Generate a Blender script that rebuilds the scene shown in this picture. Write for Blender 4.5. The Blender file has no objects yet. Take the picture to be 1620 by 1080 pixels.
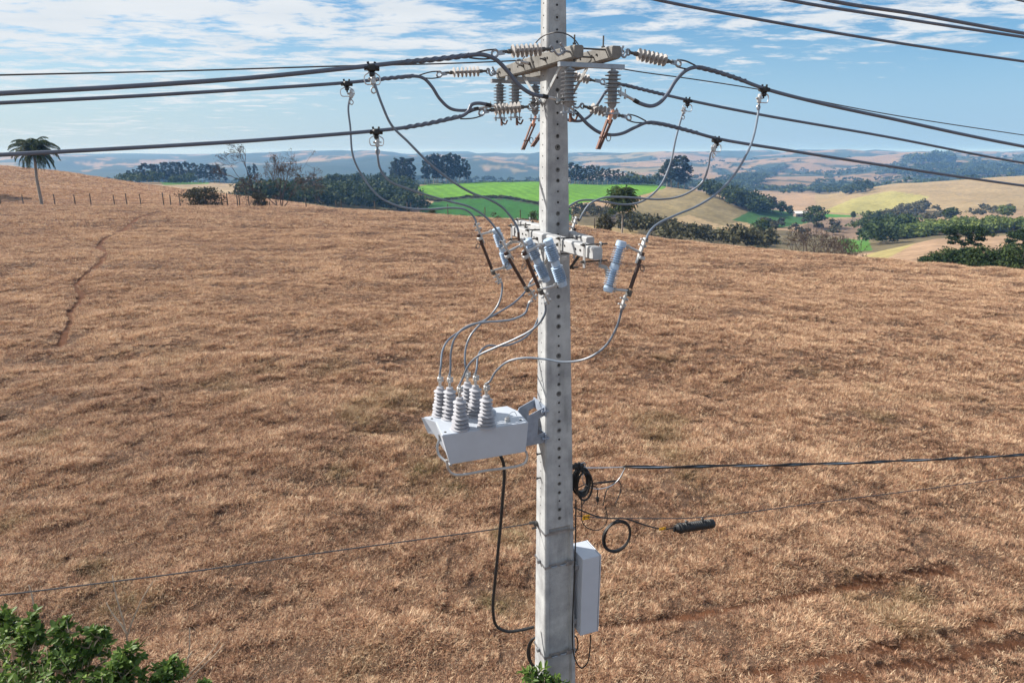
import bpy, bmesh, math, random
import numpy as np
from mathutils import Vector, Matrix
from math import radians, sin, cos, pi

# ------------------------------------------------------------------ camera, world, sun, exposure
sc = bpy.context.scene
COL = sc.collection
FPX = 1080.0
PITCH = radians(15.5)
cam_d = bpy.data.cameras.new("camera")
cam_d.sensor_width = 36.0
cam_d.lens = 24.0
cam_d.clip_start = 0.1
cam_d.clip_end = 60000
cam = bpy.data.objects.new("camera", cam_d)
COL.objects.link(cam)
cam.location = (0, 0, 0)
cam.rotation_euler = (radians(90) - PITCH, 0, 0)
sc.camera = cam

SUN_TO = Vector((-0.95, 0.28, 0.0)).normalized()
SUN_EL = radians(35)
SUN_DIR = Vector((SUN_TO.x * cos(SUN_EL), SUN_TO.y * cos(SUN_EL), sin(SUN_EL)))
sun_d = bpy.data.lights.new("sun", 'SUN')
sun_d.energy = 5.0
sun_d.angle = radians(0.5)
sun_d.color = (1.0, 0.95, 0.87)
sun = bpy.data.objects.new("sun", sun_d)
COL.objects.link(sun)
sun.rotation_euler = (-SUN_DIR).to_track_quat('-Z', 'Y').to_euler()
sun.location = (0, 0, 30)

world = bpy.data.worlds.new("World")
sc.world = world
world.use_nodes = True
wn = world.node_tree.nodes
wl = world.node_tree.links
wn.clear()


def N(tree, kind, **kw):
    n = tree.nodes.new(kind)
    for k, v in kw.items():
        setattr(n, k, v)
    return n


def build_world():
    t = world.node_tree
    out = N(t, 'ShaderNodeOutputWorld')
    bg = N(t, 'ShaderNodeBackground')
    bg.inputs['Strength'].default_value = 0.062
    sky = N(t, 'ShaderNodeTexSky', sky_type='NISHITA')
    sky.sun_disc = False
    sky.sun_elevation = SUN_EL
    sky.sun_rotation = math.atan2(SUN_TO.x, SUN_TO.y)
    sky.altitude = 600
    sky.air_density = 1.0
    sky.dust_density = 0.5
    sky.ozone_density = 2.0
    hs = N(t, 'ShaderNodeHueSaturation')
    hs.inputs['Saturation'].default_value = 1.6
    hs.inputs['Value'].default_value = 1.2
    wl.new(sky.outputs[0], hs.inputs['Color'])
    tc = N(t, 'ShaderNodeTexCoord')
    sep = N(t, 'ShaderNodeSeparateXYZ')
    wl.new(tc.outputs['Generated'], sep.inputs[0])
    zc = N(t, 'ShaderNodeMath', operation='ADD')
    wl.new(sep.outputs['Z'], zc.inputs[0])
    zc.inputs[1].default_value = 0.055
    zm = N(t, 'ShaderNodeMath', operation='MAXIMUM')
    wl.new(zc.outputs[0], zm.inputs[0])
    zm.inputs[1].default_value = 0.03
    dx = N(t, 'ShaderNodeMath', operation='DIVIDE')
    dy = N(t, 'ShaderNodeMath', operation='DIVIDE')
    wl.new(sep.outputs['X'], dx.inputs[0]); wl.new(zm.outputs[0], dx.inputs[1])
    wl.new(sep.outputs['Y'], dy.inputs[0]); wl.new(zm.outputs[0], dy.inputs[1])
    cb = N(t, 'ShaderNodeCombineXYZ')
    wl.new(dx.outputs[0], cb.inputs[0]); wl.new(dy.outputs[0], cb.inputs[1])

    def noise(scale, detail, rough, loc, sx=1.0, sy=1.0, dist=0.0):
        mp = N(t, 'ShaderNodeMapping')
        mp.inputs['Location'].default_value = loc
        mp.inputs['Scale'].default_value = (sx, sy, 1)
        mp.inputs['Rotation'].default_value = (0, 0, radians(-8))
        wl.new(cb.outputs[0], mp.inputs[0])
        n = N(t, 'ShaderNodeTexNoise')
        n.inputs['Scale'].default_value = scale
        n.inputs['Detail'].default_value = detail
        n.inputs['Roughness'].default_value = rough
        n.inputs['Distortion'].default_value = dist
        wl.new(mp.outputs[0], n.inputs['Vector'])
        return n.outputs[0]
    big = noise(0.30, 4, 0.55, (3.1, 1.4, 0), 1.0, 1.0)
    fine = noise(1.9, 9, 0.66, (7.3, 2.2, 0), 1.35, 1.9, 0.25)

    def math2(op, a, b):
        m = N(t, 'ShaderNodeMath', operation=op)
        for i, v in enumerate((a, b)):
            if isinstance(v, (int, float)):
                m.inputs[i].default_value = v
            else:
                wl.new(v, m.inputs[i])
        return m.outputs[0]

    def ramp(v, lo, hi):
        r = N(t, 'ShaderNodeMapRange', interpolation_type='SMOOTHSTEP')
        wl.new(v, r.inputs[0])
        r.inputs[1].default_value = lo
        r.inputs[2].default_value = hi
        return r.outputs[0]
    # more cloud over the upper left, thin cloud elsewhere
    left = N(t, 'ShaderNodeMapRange')
    wl.new(sep.outputs['X'], left.inputs[0])
    left.inputs[1].default_value = 0.55
    left.inputs[2].default_value = -0.55
    left.inputs[3].default_value = -0.06
    left.inputs[4].default_value = 0.10
    up = N(t, 'ShaderNodeMapRange')
    wl.new(sep.outputs['Z'], up.inputs[0])
    up.inputs[1].default_value = 0.04
    up.inputs[2].default_value = 0.17
    up.inputs[3].default_value = -0.16
    up.inputs[4].default_value = 0.06
    s = math2('ADD', math2('MULTIPLY', big, 0.5), math2('MULTIPLY', fine, 0.75))
    s = math2('SUBTRACT', s, 0.075)
    s = math2('ADD', s, math2('ADD', left.outputs[0], up.outputs[0]))
    dens = ramp(s, 0.492, 0.65)
    dens = math2('MULTIPLY', dens, 0.96)
    veil = N(t, 'ShaderNodeMapRange', interpolation_type='SMOOTHSTEP')   # thin high haze towards the horizon
    wl.new(sep.outputs['Z'], veil.inputs[0])
    veil.inputs[1].default_value = 0.28
    veil.inputs[2].default_value = 0.0
    veil.inputs[3].default_value = 0.0
    veil.inputs[4].default_value = 0.9
    mixv = N(t, 'ShaderNodeMix', data_type='RGBA')
    wl.new(veil.outputs[0], mixv.inputs['Factor'])
    wl.new(hs.outputs[0], mixv.inputs['A'])
    vc = N(t, 'ShaderNodeMix', data_type='RGBA')
    side = N(t, 'ShaderNodeMapRange')
    wl.new(sep.outputs['X'], side.inputs[0])
    side.inputs[1].default_value = -0.6
    side.inputs[2].default_value = 0.5
    wl.new(side.outputs[0], vc.inputs['Factor'])
    vc.inputs['A'].default_value = (5.3, 6.8, 7.9, 1)
    vc.inputs['B'].default_value = (3.3, 5.5, 8.0, 1)
    wl.new(vc.outputs['Result'], mixv.inputs['B'])
    shade = noise(1.1, 5, 0.6, (1.3, 9.2, 0), 0.8, 1.3)
    ccol = N(t, 'ShaderNodeMix', data_type='RGBA')
    wl.new(shade, ccol.inputs['Factor'])
    ccol.inputs['A'].default_value = (6.4, 7.2, 8.0, 1)
    ccol.inputs['B'].default_value = (9.6, 9.7, 9.8, 1)
    mixc = N(t, 'ShaderNodeMix', data_type='RGBA')
    wl.new(dens, mixc.inputs['Factor'])
    wl.new(mixv.outputs['Result'], mixc.inputs['A'])
    wl.new(ccol.outputs['Result'], mixc.inputs['B'])
    wl.new(mixc.outputs['Result'], bg.inputs['Color'])
    wl.new(bg.outputs[0], out.inputs['Surface'])


build_world()
sc.view_settings.view_transform = 'Standard'
sc.view_settings.look = 'None'
sc.view_settings.exposure = 0.7
sc.view_settings.gamma = 1.0

rng = np.random.default_rng(7)
random.seed(7)

# ------------------------------------------------------------------ measuring helpers: photo pixel -> point in the place
CP, SP = cos(PITCH), sin(PITCH)


def ray(x, y):
    a = (x - 810) / FPX
    b = (540 - y) / FPX
    return np.array([a, CP + b * SP, -SP + b * CP])


def P(x, y, Y):
    d = ray(x, y)
    return d * (Y / d[1])


def AZ(x, y, z):
    d = ray(x, y)
    return d * (z / d[2])


def PV(x, y, p0, d):
    n = np.array([-d[1], d[0], 0])
    r = ray(x, y)
    return r * (n @ p0 / (n @ r))


TH = radians(21.5)
U = np.array([sin(TH), -cos(TH), 0])       # along the crossarms, towards the road side
V = np.array([cos(TH), sin(TH), 0])        # along the line
ZU = np.array([0, 0, 1.0])
TOPP = P(875.5, 0, 6.5)
BOTP = P(878, 1080, 6.5)


def PC(z):
    t = (z - TOPP[2]) / (BOTP[2] - TOPP[2])
    return TOPP + (BOTP - TOPP) * t


def L(u, v, z):
    return PC(z) + u * U + v * V


# ------------------------------------------------------------------ materials
MATS = {}


def mat(name, col, rough=0.6, metal=0.0, var=0.0, vscale=8.0, bump=0.0, bscale=60.0, col2=None, spec=0.5, coat=0.0):
    if name in MATS:
        return MATS[name]
    m = bpy.data.materials.new(name)
    m.use_nodes = True
    t = m.node_tree
    b = t.nodes['Principled BSDF']
    b.inputs['Roughness'].default_value = rough
    b.inputs['Metallic'].default_value = metal
    b.inputs['Specular IOR Level'].default_value = spec
    b.inputs['Coat Weight'].default_value = coat
    b.inputs['Base Color'].default_value = (*col, 1)
    tc = N(t, 'ShaderNodeTexCoord')
    if var > 0 or col2:
        n = N(t, 'ShaderNodeTexNoise')
        n.inputs['Scale'].default_value = vscale
        n.inputs['Detail'].default_value = 6
        n.inputs['Roughness'].default_value = 0.65
        t.links.new(tc.outputs['Object'], n.inputs['Vector'])
        r = N(t, 'ShaderNodeMapRange')
        r.inputs[1].default_value = 0.3
        r.inputs[2].default_value = 0.7
        t.links.new(n.outputs[0], r.inputs[0])
        mx = N(t, 'ShaderNodeMix', data_type='RGBA')
        t.links.new(r.outputs[0], mx.inputs['Factor'])
        c2 = col2 or tuple(min(1, c * (1 + var)) for c in col)
        c1 = col if col2 else tuple(c * (1 - var) for c in col)
        mx.inputs['A'].default_value = (*c1, 1)
        mx.inputs['B'].default_value = (*c2, 1)
        t.links.new(mx.outputs['Result'], b.inputs['Base Color'])
        rr = N(t, 'ShaderNodeMapRange')
        rr.inputs[3].default_value = max(0, rough - 0.12)
        rr.inputs[4].default_value = min(1, rough + 0.12)
        t.links.new(n.outputs[0], rr.inputs[0])
        t.links.new(rr.outputs[0], b.inputs['Roughness'])
    if bump > 0:
        n2 = N(t, 'ShaderNodeTexNoise')
        n2.inputs['Scale'].default_value = bscale
        n2.inputs['Detail'].default_value = 5
        t.links.new(tc.outputs['Object'], n2.inputs['Vector'])
        bp = N(t, 'ShaderNodeBump')
        bp.inputs['Strength'].default_value = bump
        bp.inputs['Distance'].default_value = 0.01
        t.links.new(n2.outputs[0], bp.inputs['Height'])
        t.links.new(bp.outputs[0], b.inputs['Normal'])
    MATS[name] = m
    return m


def concrete(name, light, dark, stain, streak=0.5, speck=0.25):
    m = bpy.data.materials.new(name)
    m.use_nodes = True
    t = m.node_tree
    b = t.nodes['Principled BSDF']
    b.inputs['Roughness'].default_value = 0.88
    b.inputs['Specular IOR Level'].default_value = 0.25
    tc = N(t, 'ShaderNodeTexCoord')

    def noise(scale, det, sx, sy, sz, ro=0.6):
        mp = N(t, 'ShaderNodeMapping')
        mp.inputs['Scale'].default_value = (sx, sy, sz)
        t.links.new(tc.outputs['Object'], mp.inputs[0])
        n = N(t, 'ShaderNodeTexNoise')
        n.inputs['Scale'].default_value = scale
        n.inputs['Detail'].default_value = det
        n.inputs['Roughness'].default_value = ro
        t.links.new(mp.outputs[0], n.inputs['Vector'])
        return n.outputs[0]

    def mr(v, a, b2, c=0.0, d=1.0):
        r = N(t, 'ShaderNodeMapRange')
        t.links.new(v, r.inputs[0])
        for i, q in enumerate((a, b2, c, d)):
            r.inputs[i + 1].default_value = q
        return r.outputs[0]

    def mix(f, a, bb):
        x = N(t, 'ShaderNodeMix', data_type='RGBA')
        t.links.new(f, x.inputs['Factor'])
        for k, v in (('A', a), ('B', bb)):
            if isinstance(v, tuple):
                x.inputs[k].default_value = (*v, 1)
            else:
                t.links.new(v, x.inputs[k])
        return x.outputs['Result']
    c = mix(mr(noise(5, 6, 1, 1, 1), 0.35, 0.65), light, dark)
    c = mix(mr(noise(9, 5, 1, 1, 0.12), 0.52, 0.75, 0, streak), c, stain)       # rain streaks
    c = mix(mr(noise(120, 3, 1, 1, 1), 0.58, 0.7, 0, speck), c, stain)          # pores
    c = mix(mr(noise(3, 4, 1, 1, 0.5), 0.6, 0.75, 0, 0.5), c, tuple(x * 0.7 for x in dark))
    t.links.new(c, b.inputs['Base Color'])
    bp = N(t, 'ShaderNodeBump')
    bp.inputs['Strength'].default_value = 0.35
    bp.inputs['Distance'].default_value = 0.004
    t.links.new(noise(90, 5, 1, 1, 1), bp.inputs['Height'])
    t.links.new(bp.outputs[0], b.inputs['Normal'])
    MATS[name] = m
    return m


M_POLE = concrete('pole_concrete', (0.465, 0.475, 0.48), (0.305, 0.31, 0.32), (0.10, 0.098, 0.095), 0.5, 0.45)
M_ARM_OLD = concrete('weathered_concrete', (0.235, 0.225, 0.21), (0.14, 0.135, 0.127), (0.08, 0.07, 0.06), 0.8, 0.4)
M_ARM_NEW = concrete('clean_concrete', (0.445, 0.45, 0.455), (0.35, 0.353, 0.36), (0.24, 0.23, 0.215), 0.3, 0.25)
M_HOLE = mat('hole_shadow', (0.035, 0.032, 0.03), 0.95)
M_GALV = mat('galvanised_steel', (0.32, 0.335, 0.36), 0.45, 0.75, 0.25, 14)
M_GALVL = mat('bright_galvanised', (0.48, 0.48, 0.48), 0.42, 0.6, 0.2, 14)
M_DARKST = mat('dark_steel', (0.10, 0.095, 0.09), 0.55, 0.5, 0.3, 20)
M_CABLE = mat('grey_cable_sheath', (0.10, 0.12, 0.165), 0.42, 0.0, 0.18, 6)
M_LEAD = mat('pale_grey_sheath', (0.15, 0.185, 0.235), 0.4, 0.0, 0.15, 6)
M_STEELW = mat('steel_strand', (0.07, 0.066, 0.07), 0.6, 0.1, 0.2, 30)
M_ALW = mat('aluminium_strand', (0.6, 0.61, 0.63), 0.35, 0.8, 0.1, 30)
M_BLACK = mat('black_rubber', (0.012, 0.012, 0.013), 0.5, 0.0, 0.3, 20)
M_POLY = mat('beige_polymer', (0.355, 0.335, 0.325), 0.55, 0.0, 0.18, 18)
M_POLYG = mat('grey_polymer', (0.235, 0.245, 0.265), 0.5, 0.0, 0.14, 18)
M_BLUE = mat('sky_tinted_polymer', (0.38, 0.49, 0.63), 0.28, 0.0, 0.06, 10, coat=0.3)  # grey polymer insulators, with the blue of the sky light put into the colour
M_BUSH = mat('silicone_grey', (0.37, 0.37, 0.40), 0.55, 0.0, 0.10, 18)
M_TANK = mat('grey_paint', (0.45, 0.49, 0.555), 0.42, 0.0, 0.05, 5, bump=0.05, bscale=120)
M_CAB = mat('cabinet_paint', (0.47, 0.505, 0.57), 0.4, 0.0, 0.045, 4, bump=0.05, bscale=120)
M_TUBE = mat('brown_fibre_tube', (0.055, 0.028, 0.022), 0.4, 0.0, 0.3, 25)
M_COPPER = mat('new_copper', (0.80, 0.36, 0.22), 0.35, 0.6, 0.15, 20)
M_BROWNST = mat('oxidised_copper', (0.13, 0.062, 0.045), 0.5, 0.3, 0.35, 25)
M_YEL = mat('yellow_plastic', (0.85, 0.42, 0.01), 0.45, 0.0, 0.08, 20)
M_WOOD = mat('weathered_post_wood', (0.10, 0.08, 0.065), 0.9, 0.0, 0.35, 4)
M_BARK = mat('grey_bark', (0.10, 0.085, 0.07), 0.9, 0.0, 0.35, 3, bump=0.4, bscale=10)
M_BARKP = mat('pale_bark', (0.27, 0.23, 0.19), 0.9, 0.0, 0.3, 2)
M_TWIG = mat('dry_twig', (0.50, 0.38, 0.28), 0.85, 0.0, 0.3, 12)
M_TWIGD = mat('dark_twig', (0.075, 0.052, 0.04), 0.9, 0.0, 0.3, 3)


def leafmat(name, c1, c2, trans=0.25, rough=0.55, rnd=0.25, spec=0.3):
    m = bpy.data.materials.new(name)
    m.use_nodes = True
    t = m.node_tree
    b = t.nodes['Principled BSDF']
    b.inputs['Roughness'].default_value = rough
    b.inputs['Specular IOR Level'].default_value = spec
    at = N(t, 'ShaderNodeAttribute', attribute_name='shade')
    mx = N(t, 'ShaderNodeMix', data_type='RGBA')
    t.links.new(at.outputs['Fac'], mx.inputs['Factor'])
    mx.inputs['A'].default_value = (*c1, 1)
    mx.inputs['B'].default_value = (*c2, 1)
    oi = N(t, 'ShaderNodeObjectInfo')
    mr = N(t, 'ShaderNodeMapRange')
    t.links.new(oi.outputs['Random'], mr.inputs[0])
    mr.inputs[3].default_value = 1 - rnd
    mr.inputs[4].default_value = 1 + rnd
    hs = N(t, 'ShaderNodeHueSaturation')
    t.links.new(mr.outputs[0], hs.inputs['Value'])
    t.links.new(mx.outputs['Result'], hs.inputs['Color'])
    t.links.new(hs.outputs[0], b.inputs['Base Color'])
    tr = N(t, 'ShaderNodeBsdfTranslucent')
    t.links.new(hs.outputs[0], tr.inputs['Color'])
    ms = N(t, 'ShaderNodeMixShader')
    ms.inputs[0].default_value = trans
    t.links.new(b.outputs[0], ms.inputs[1])
    t.links.new(tr.outputs[0], ms.inputs[2])
    t.links.new(ms.outputs[0], t.nodes['Material Output'].inputs['Surface'])
    MATS[name] = m
    return m


M_EUC = leafmat('eucalyptus_leaves', (0.018, 0.032, 0.018), (0.062, 0.085, 0.045), 0.12, 0.7, 0.25, 0.12)
M_WOODS = leafmat('wood_leaves', (0.019, 0.038, 0.011), (0.085, 0.115, 0.034), 0.15, 0.7, 0.2, 0.15)
M_WOODL = leafmat('light_wood_leaves', (0.055, 0.09, 0.022), (0.21, 0.25, 0.065), 0.2, 0.7, 0.2, 0.15)
M_SCRUB = leafmat('scrub_leaves', (0.035, 0.038, 0.020), (0.135, 0.122, 0.065), 0.15, 0.7, 0.2, 0.15)
M_PALM = leafmat('palm_leaves', (0.025, 0.045, 0.014), (0.11, 0.14, 0.045), 0.25, 0.7, 0.2, 0.15)
M_ARAU = leafmat('araucaria_leaves', (0.012, 0.028, 0.010), (0.045, 0.075, 0.022), 0.1, 0.7, 0.2, 0.15)
M_BUSHL = leafmat('shrub_leaves', (0.038, 0.084, 0.016), (0.20, 0.30, 0.06), 0.28, 0.5, 0.0, 0.25)
M_SPARSE = leafmat('sparse_leaves', (0.05, 0.037, 0.024), (0.17, 0.125, 0.08), 0.2)

# ------------------------------------------------------------------ object helpers
ORG = {}


def tag(o, label, cat, group=None, kind=None):
    o['label'] = label
    o['category'] = cat
    if group:
        o['group'] = group
    if kind:
        o['kind'] = kind
    return o


def thing(name, label, cat, loc, group=None):
    o = bpy.data.objects.new(name, None)
    COL.objects.link(o)
    o.empty_display_size = 0.1
    o.location = tuple(loc)
    ORG[o.name] = np.array(loc, float)
    return tag(o, label, cat, group)


def link(name, me, m, parent=None, loc=None):
    o = bpy.data.objects.new(name, me)
    COL.objects.link(o)
    if isinstance(m, (list, tuple)):
        for q in m:
            me.materials.append(q)
    elif m is not None:
        me.materials.append(m)
    if parent is not None:
        o.parent = parent
        ORG[o.name] = ORG[parent.name]
    elif loc is not None:
        o.location = tuple(loc)
        ORG[o.name] = np.array(loc, float)
    return o


class MB:
    """collects shapes in place coordinates; build() links them as ONE mesh"""

    def __init__(s):
        s.v = []
        s.f = []
        s.mi = []
        s.sm = []
        s.cur = 0

    def add(s, vs, fs, smooth=False):
        o = len(s.v)
        s.v += [tuple(p) for p in vs]
        for f in fs:
            s.f.append([i + o for i in f])
            s.mi.append(s.cur)
            s.sm.append(smooth)
        return s

    def box(s, c, ax, ay, az, sx, sy, sz, bev=0.0):
        c = np.array(c, float)
        h = [np.array(a, float) * q / 2 for a, q in ((ax, sx), (ay, sy), (az, sz))]
        if bev <= 0:
            vs = [c + i * h[0] + j * h[1] + k * h[2] for k in (-1, 1) for j in (-1, 1) for i in (-1, 1)]
            s.add(vs, [(0, 2, 3, 1), (4, 5, 7, 6), (0, 1, 5, 4), (2, 6, 7, 3), (0, 4, 6, 2), (1, 3, 7, 5)])
            return s
        # chamfered along the z axis direction edges and the two ends
        fx = 1 - 2 * bev / sx
        fy = 1 - 2 * bev / sy
        fz = 1 - 2 * bev / sz
        ring = [(1, fy), (fx, 1), (-fx, 1), (-1, fy), (-1, -fy), (-fx, -1), (fx, -1), (1, -fy)]
        inn = [(fx, fy), (fx, fy), (-fx, fy), (-fx, fy), (-fx, -fy), (-fx, -fy), (fx, -fy), (fx, -fy)]
        vs = []
        for zz, rr in ((-1, inn), (-fz, ring), (fz, ring), (1, inn)):
            vs += [c + a * h[0] + b * h[1] + zz * h[2] for a, b in rr]
        fs = []
        for k in range(3):
            for i in range(8):
                j = (i + 1) % 8
                fs.append((k * 8 + i, k * 8 + j, k * 8 + 8 + j, k * 8 + 8 + i))
        fs.append(tuple(reversed(range(8))))
        fs.append(tuple(range(24, 32)))
        s.add(vs, fs)
        return s

    def beam(s, p0, p1, w, h, up=(0, 0, 1), bev=0.0):
        p0 = np.array(p0, float); p1 = np.array(p1, float)
        d = p1 - p0
        ln = np.linalg.norm(d)
        d = d / ln
        up = np.array(up, float)
        sx = np.cross(d, up)
        sx /= np.linalg.norm(sx)
        uy = np.cross(sx, d)
        return s.box((p0 + p1) / 2, sx, uy, d, w, h, ln, bev)

    def tube(s, pts, r, n=8, cap=True, closed=False):
        pts = [np.array(p, float) for p in pts]
        m = len(pts)
        rs = r if isinstance(r, (list, tuple, np.ndarray)) else [r] * m
        tan = []
        for i in range(m):
            a = pts[(i - 1) % m] if (closed or i > 0) else pts[i]
            b = pts[(i + 1) % m] if (closed or i < m - 1) else pts[i]
            q = b - a
            tan.append(q / (np.linalg.norm(q) + 1e-12))
        ref = np.array([0, 0, 1.0]) if abs(tan[0][2]) < 0.9 else np.array([1.0, 0, 0])
        nx = np.cross(tan[0], ref)
        nx /= np.linalg.norm(nx)
        vs = []
        for i in range(m):
            nx = nx - tan[i] * (nx @ tan[i])
            nx /= np.linalg.norm(nx) + 1e-12
            ny = np.cross(tan[i], nx)
            for k in range(n):
                a = 2 * pi * k / n
                vs.append(pts[i] + rs[i] * (cos(a) * nx + sin(a) * ny))
        fs = []
        for i in range(m if closed else m - 1):
            for k in range(n):
                k2 = (k + 1) % n
                j = (i + 1) % m
                fs.append((i * n + k, i * n + k2, j * n + k2, j * n + k))
        if cap and not closed:
            fs.append(tuple(reversed(range(n))))
            fs.append(tuple(range((m - 1) * n, m * n)))
        s.add(vs, fs, True)
        return s

    def lathe(s, p0, p1, prof, n=16):
        """prof: (t along p0->p1 in metres, radius)"""
        p0 = np.array(p0, float); p1 = np.array(p1, float)
        d = p1 - p0
        d = d / np.linalg.norm(d)
        ref = np.array([0, 0, 1.0]) if abs(d[2]) < 0.9 else np.array([1.0, 0, 0])
        x = np.cross(d, ref); x /= np.linalg.norm(x)
        y = np.cross(d, x)
        vs = []
        for t, r in prof:
            for k in range(n):
                a = 2 * pi * k / n
                vs.append(p0 + d * t + r * (cos(a) * x + sin(a) * y))
        fs = []
        for i in range(len(prof) - 1):
            for k in range(n):
                k2 = (k + 1) % n
                fs.append((i * n + k, i * n + k2, (i + 1) * n + k2, (i + 1) * n + k))
        fs.append(tuple(reversed(range(n))))
        fs.append(tuple(range((len(prof) - 1) * n, len(prof) * n)))
        s.add(vs, fs, True)
        return s

    def ring(s, c, ax, ay, ra, rb, r, n=20, m=6):
        c = np.array(c, float)
        pts = [c + ra * cos(2 * pi * k / n) * np.array(ax) + rb * sin(2 * pi * k / n) * np.array(ay) for k in range(n)]
        return s.tube(pts, r, m, closed=True)

    def bolt(s, p, d, ln=0.05, r=0.008, head=0.014):
        p = np.array(p, float); d = np.array(d, float)
        d = d / np.linalg.norm(d)
        s.tube([p, p + d * ln], r, 6)
        s.tube([p + d * 0.004, p + d * 0.016], head, 6)
        return s

    def build(s, name, m, parent=None, loc=None):
        org = np.zeros(3)
        if parent is not None:
            org = ORG[parent.name]
        elif loc is not None:
            org = np.array(loc, float)
        me = bpy.data.meshes.new(name)
        vv = np.array(s.v) - org
        me.from_pydata(vv.tolist(), [], s.f)
        me.polygons.foreach_set('material_index', s.mi)
        me.polygons.foreach_set('use_smooth', s.sm)
        if any(s.sm):
            me.set_sharp_from_angle(angle=radians(38))
        o = link(name, me, m, parent, loc)
        return o

    def fix(s):
        return s


def fixnormals(o):
    bm = bmesh.new()
    bm.from_mesh(o.data)
    bmesh.ops.recalc_face_normals(bm, faces=bm.faces)
    bm.to_mesh(o.data)
    bm.free()
    return o


def spline(pts, k=8):
    """Catmull-Rom through points"""
    pts = [np.array(p, float) for p in pts]
    q = [2 * pts[0] - pts[1]] + pts + [2 * pts[-1] - pts[-2]]
    out = []
    for i in range(1, len(q) - 2):
        p0, p1, p2, p3 = q[i - 1], q[i], q[i + 1], q[i + 2]
        d1 = max(np.linalg.norm(p1 - p0), 1e-6) ** 0.5
        d2 = max(np.linalg.norm(p2 - p1), 1e-6) ** 0.5
        d3 = max(np.linalg.norm(p3 - p2), 1e-6) ** 0.5
        m1 = ((p1 - p0) / d1 - (p2 - p0) / (d1 + d2) + (p2 - p1) / d2) * d2
        m2 = ((p2 - p1) / d2 - (p3 - p1) / (d2 + d3) + (p3 - p2) / d3) * d2
        for j in range(k):
            t = j / k
            out.append((2 * t ** 3 - 3 * t * t + 1) * p1 + (t ** 3 - 2 * t * t + t) * m1 + (-2 * t ** 3 + 3 * t * t) * p2 + (t ** 3 - t * t) * m2)
    out.append(pts[-1])
    return out


def wire(name, label, cat, pts, r, m, group=None, k=8, n=8, mb=None):
    b = mb or MB()
    b.tube(spline(pts, k), r, n)
    o = b.build(name, m, loc=pts[0])
    return tag(o, label, cat, group)


def plane_pts(px, p0, d):
    return [PV(x, y, p0, d) for x, y in px]


def depth_pts(px, y0, y1):
    """pixel polyline with distance running evenly from y0 to y1"""
    q = np.array(px, float)
    s = np.concatenate([[0], np.cumsum(np.linalg.norm(np.diff(q, axis=0), axis=1))])
    s /= s[-1]
    return [P(x, y, y0 + (y1 - y0) * t) for (x, y), t in zip(px, s)]


# ------------------------------------------------------------------ noise for the land
def vnoise(x, y, seed=0):
    xi = np.floor(x).astype(np.int64); yi = np.floor(y).astype(np.int64)
    xf = x - xi; yf = y - yi

    def h(a, b):
        n = (a * 374761393 + b * 668265263 + seed * 974711) & 0xFFFFFFFF
        n = ((n ^ (n >> 13)) * 1274126177) & 0xFFFFFFFF
        return ((n ^ (n >> 16)) & 0xFFFF) / 65535.0
    u = xf * xf * (3 - 2 * xf); v = yf * yf * (3 - 2 * yf)
    return (h(xi, yi) * (1 - u) + h(xi + 1, yi) * u) * (1 - v) + (h(xi, yi + 1) * (1 - u) + h(xi + 1, yi + 1) * u) * v


def fbm(x, y, sc_, octv=4, seed=0, gain=0.5):
    x = np.asarray(x, float) / sc_; y = np.asarray(y, float) / sc_
    s = np.zeros(np.broadcast(x, y).shape); a = 1.0; tot = 0
    for i in range(octv):
        s = s + a * vnoise(x + 17.3 * i, y - 9.1 * i, seed + i)
        tot += a
        a *= gain
        x = x * 2.03; y = y * 2.03
    return s / tot - 0.5


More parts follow.
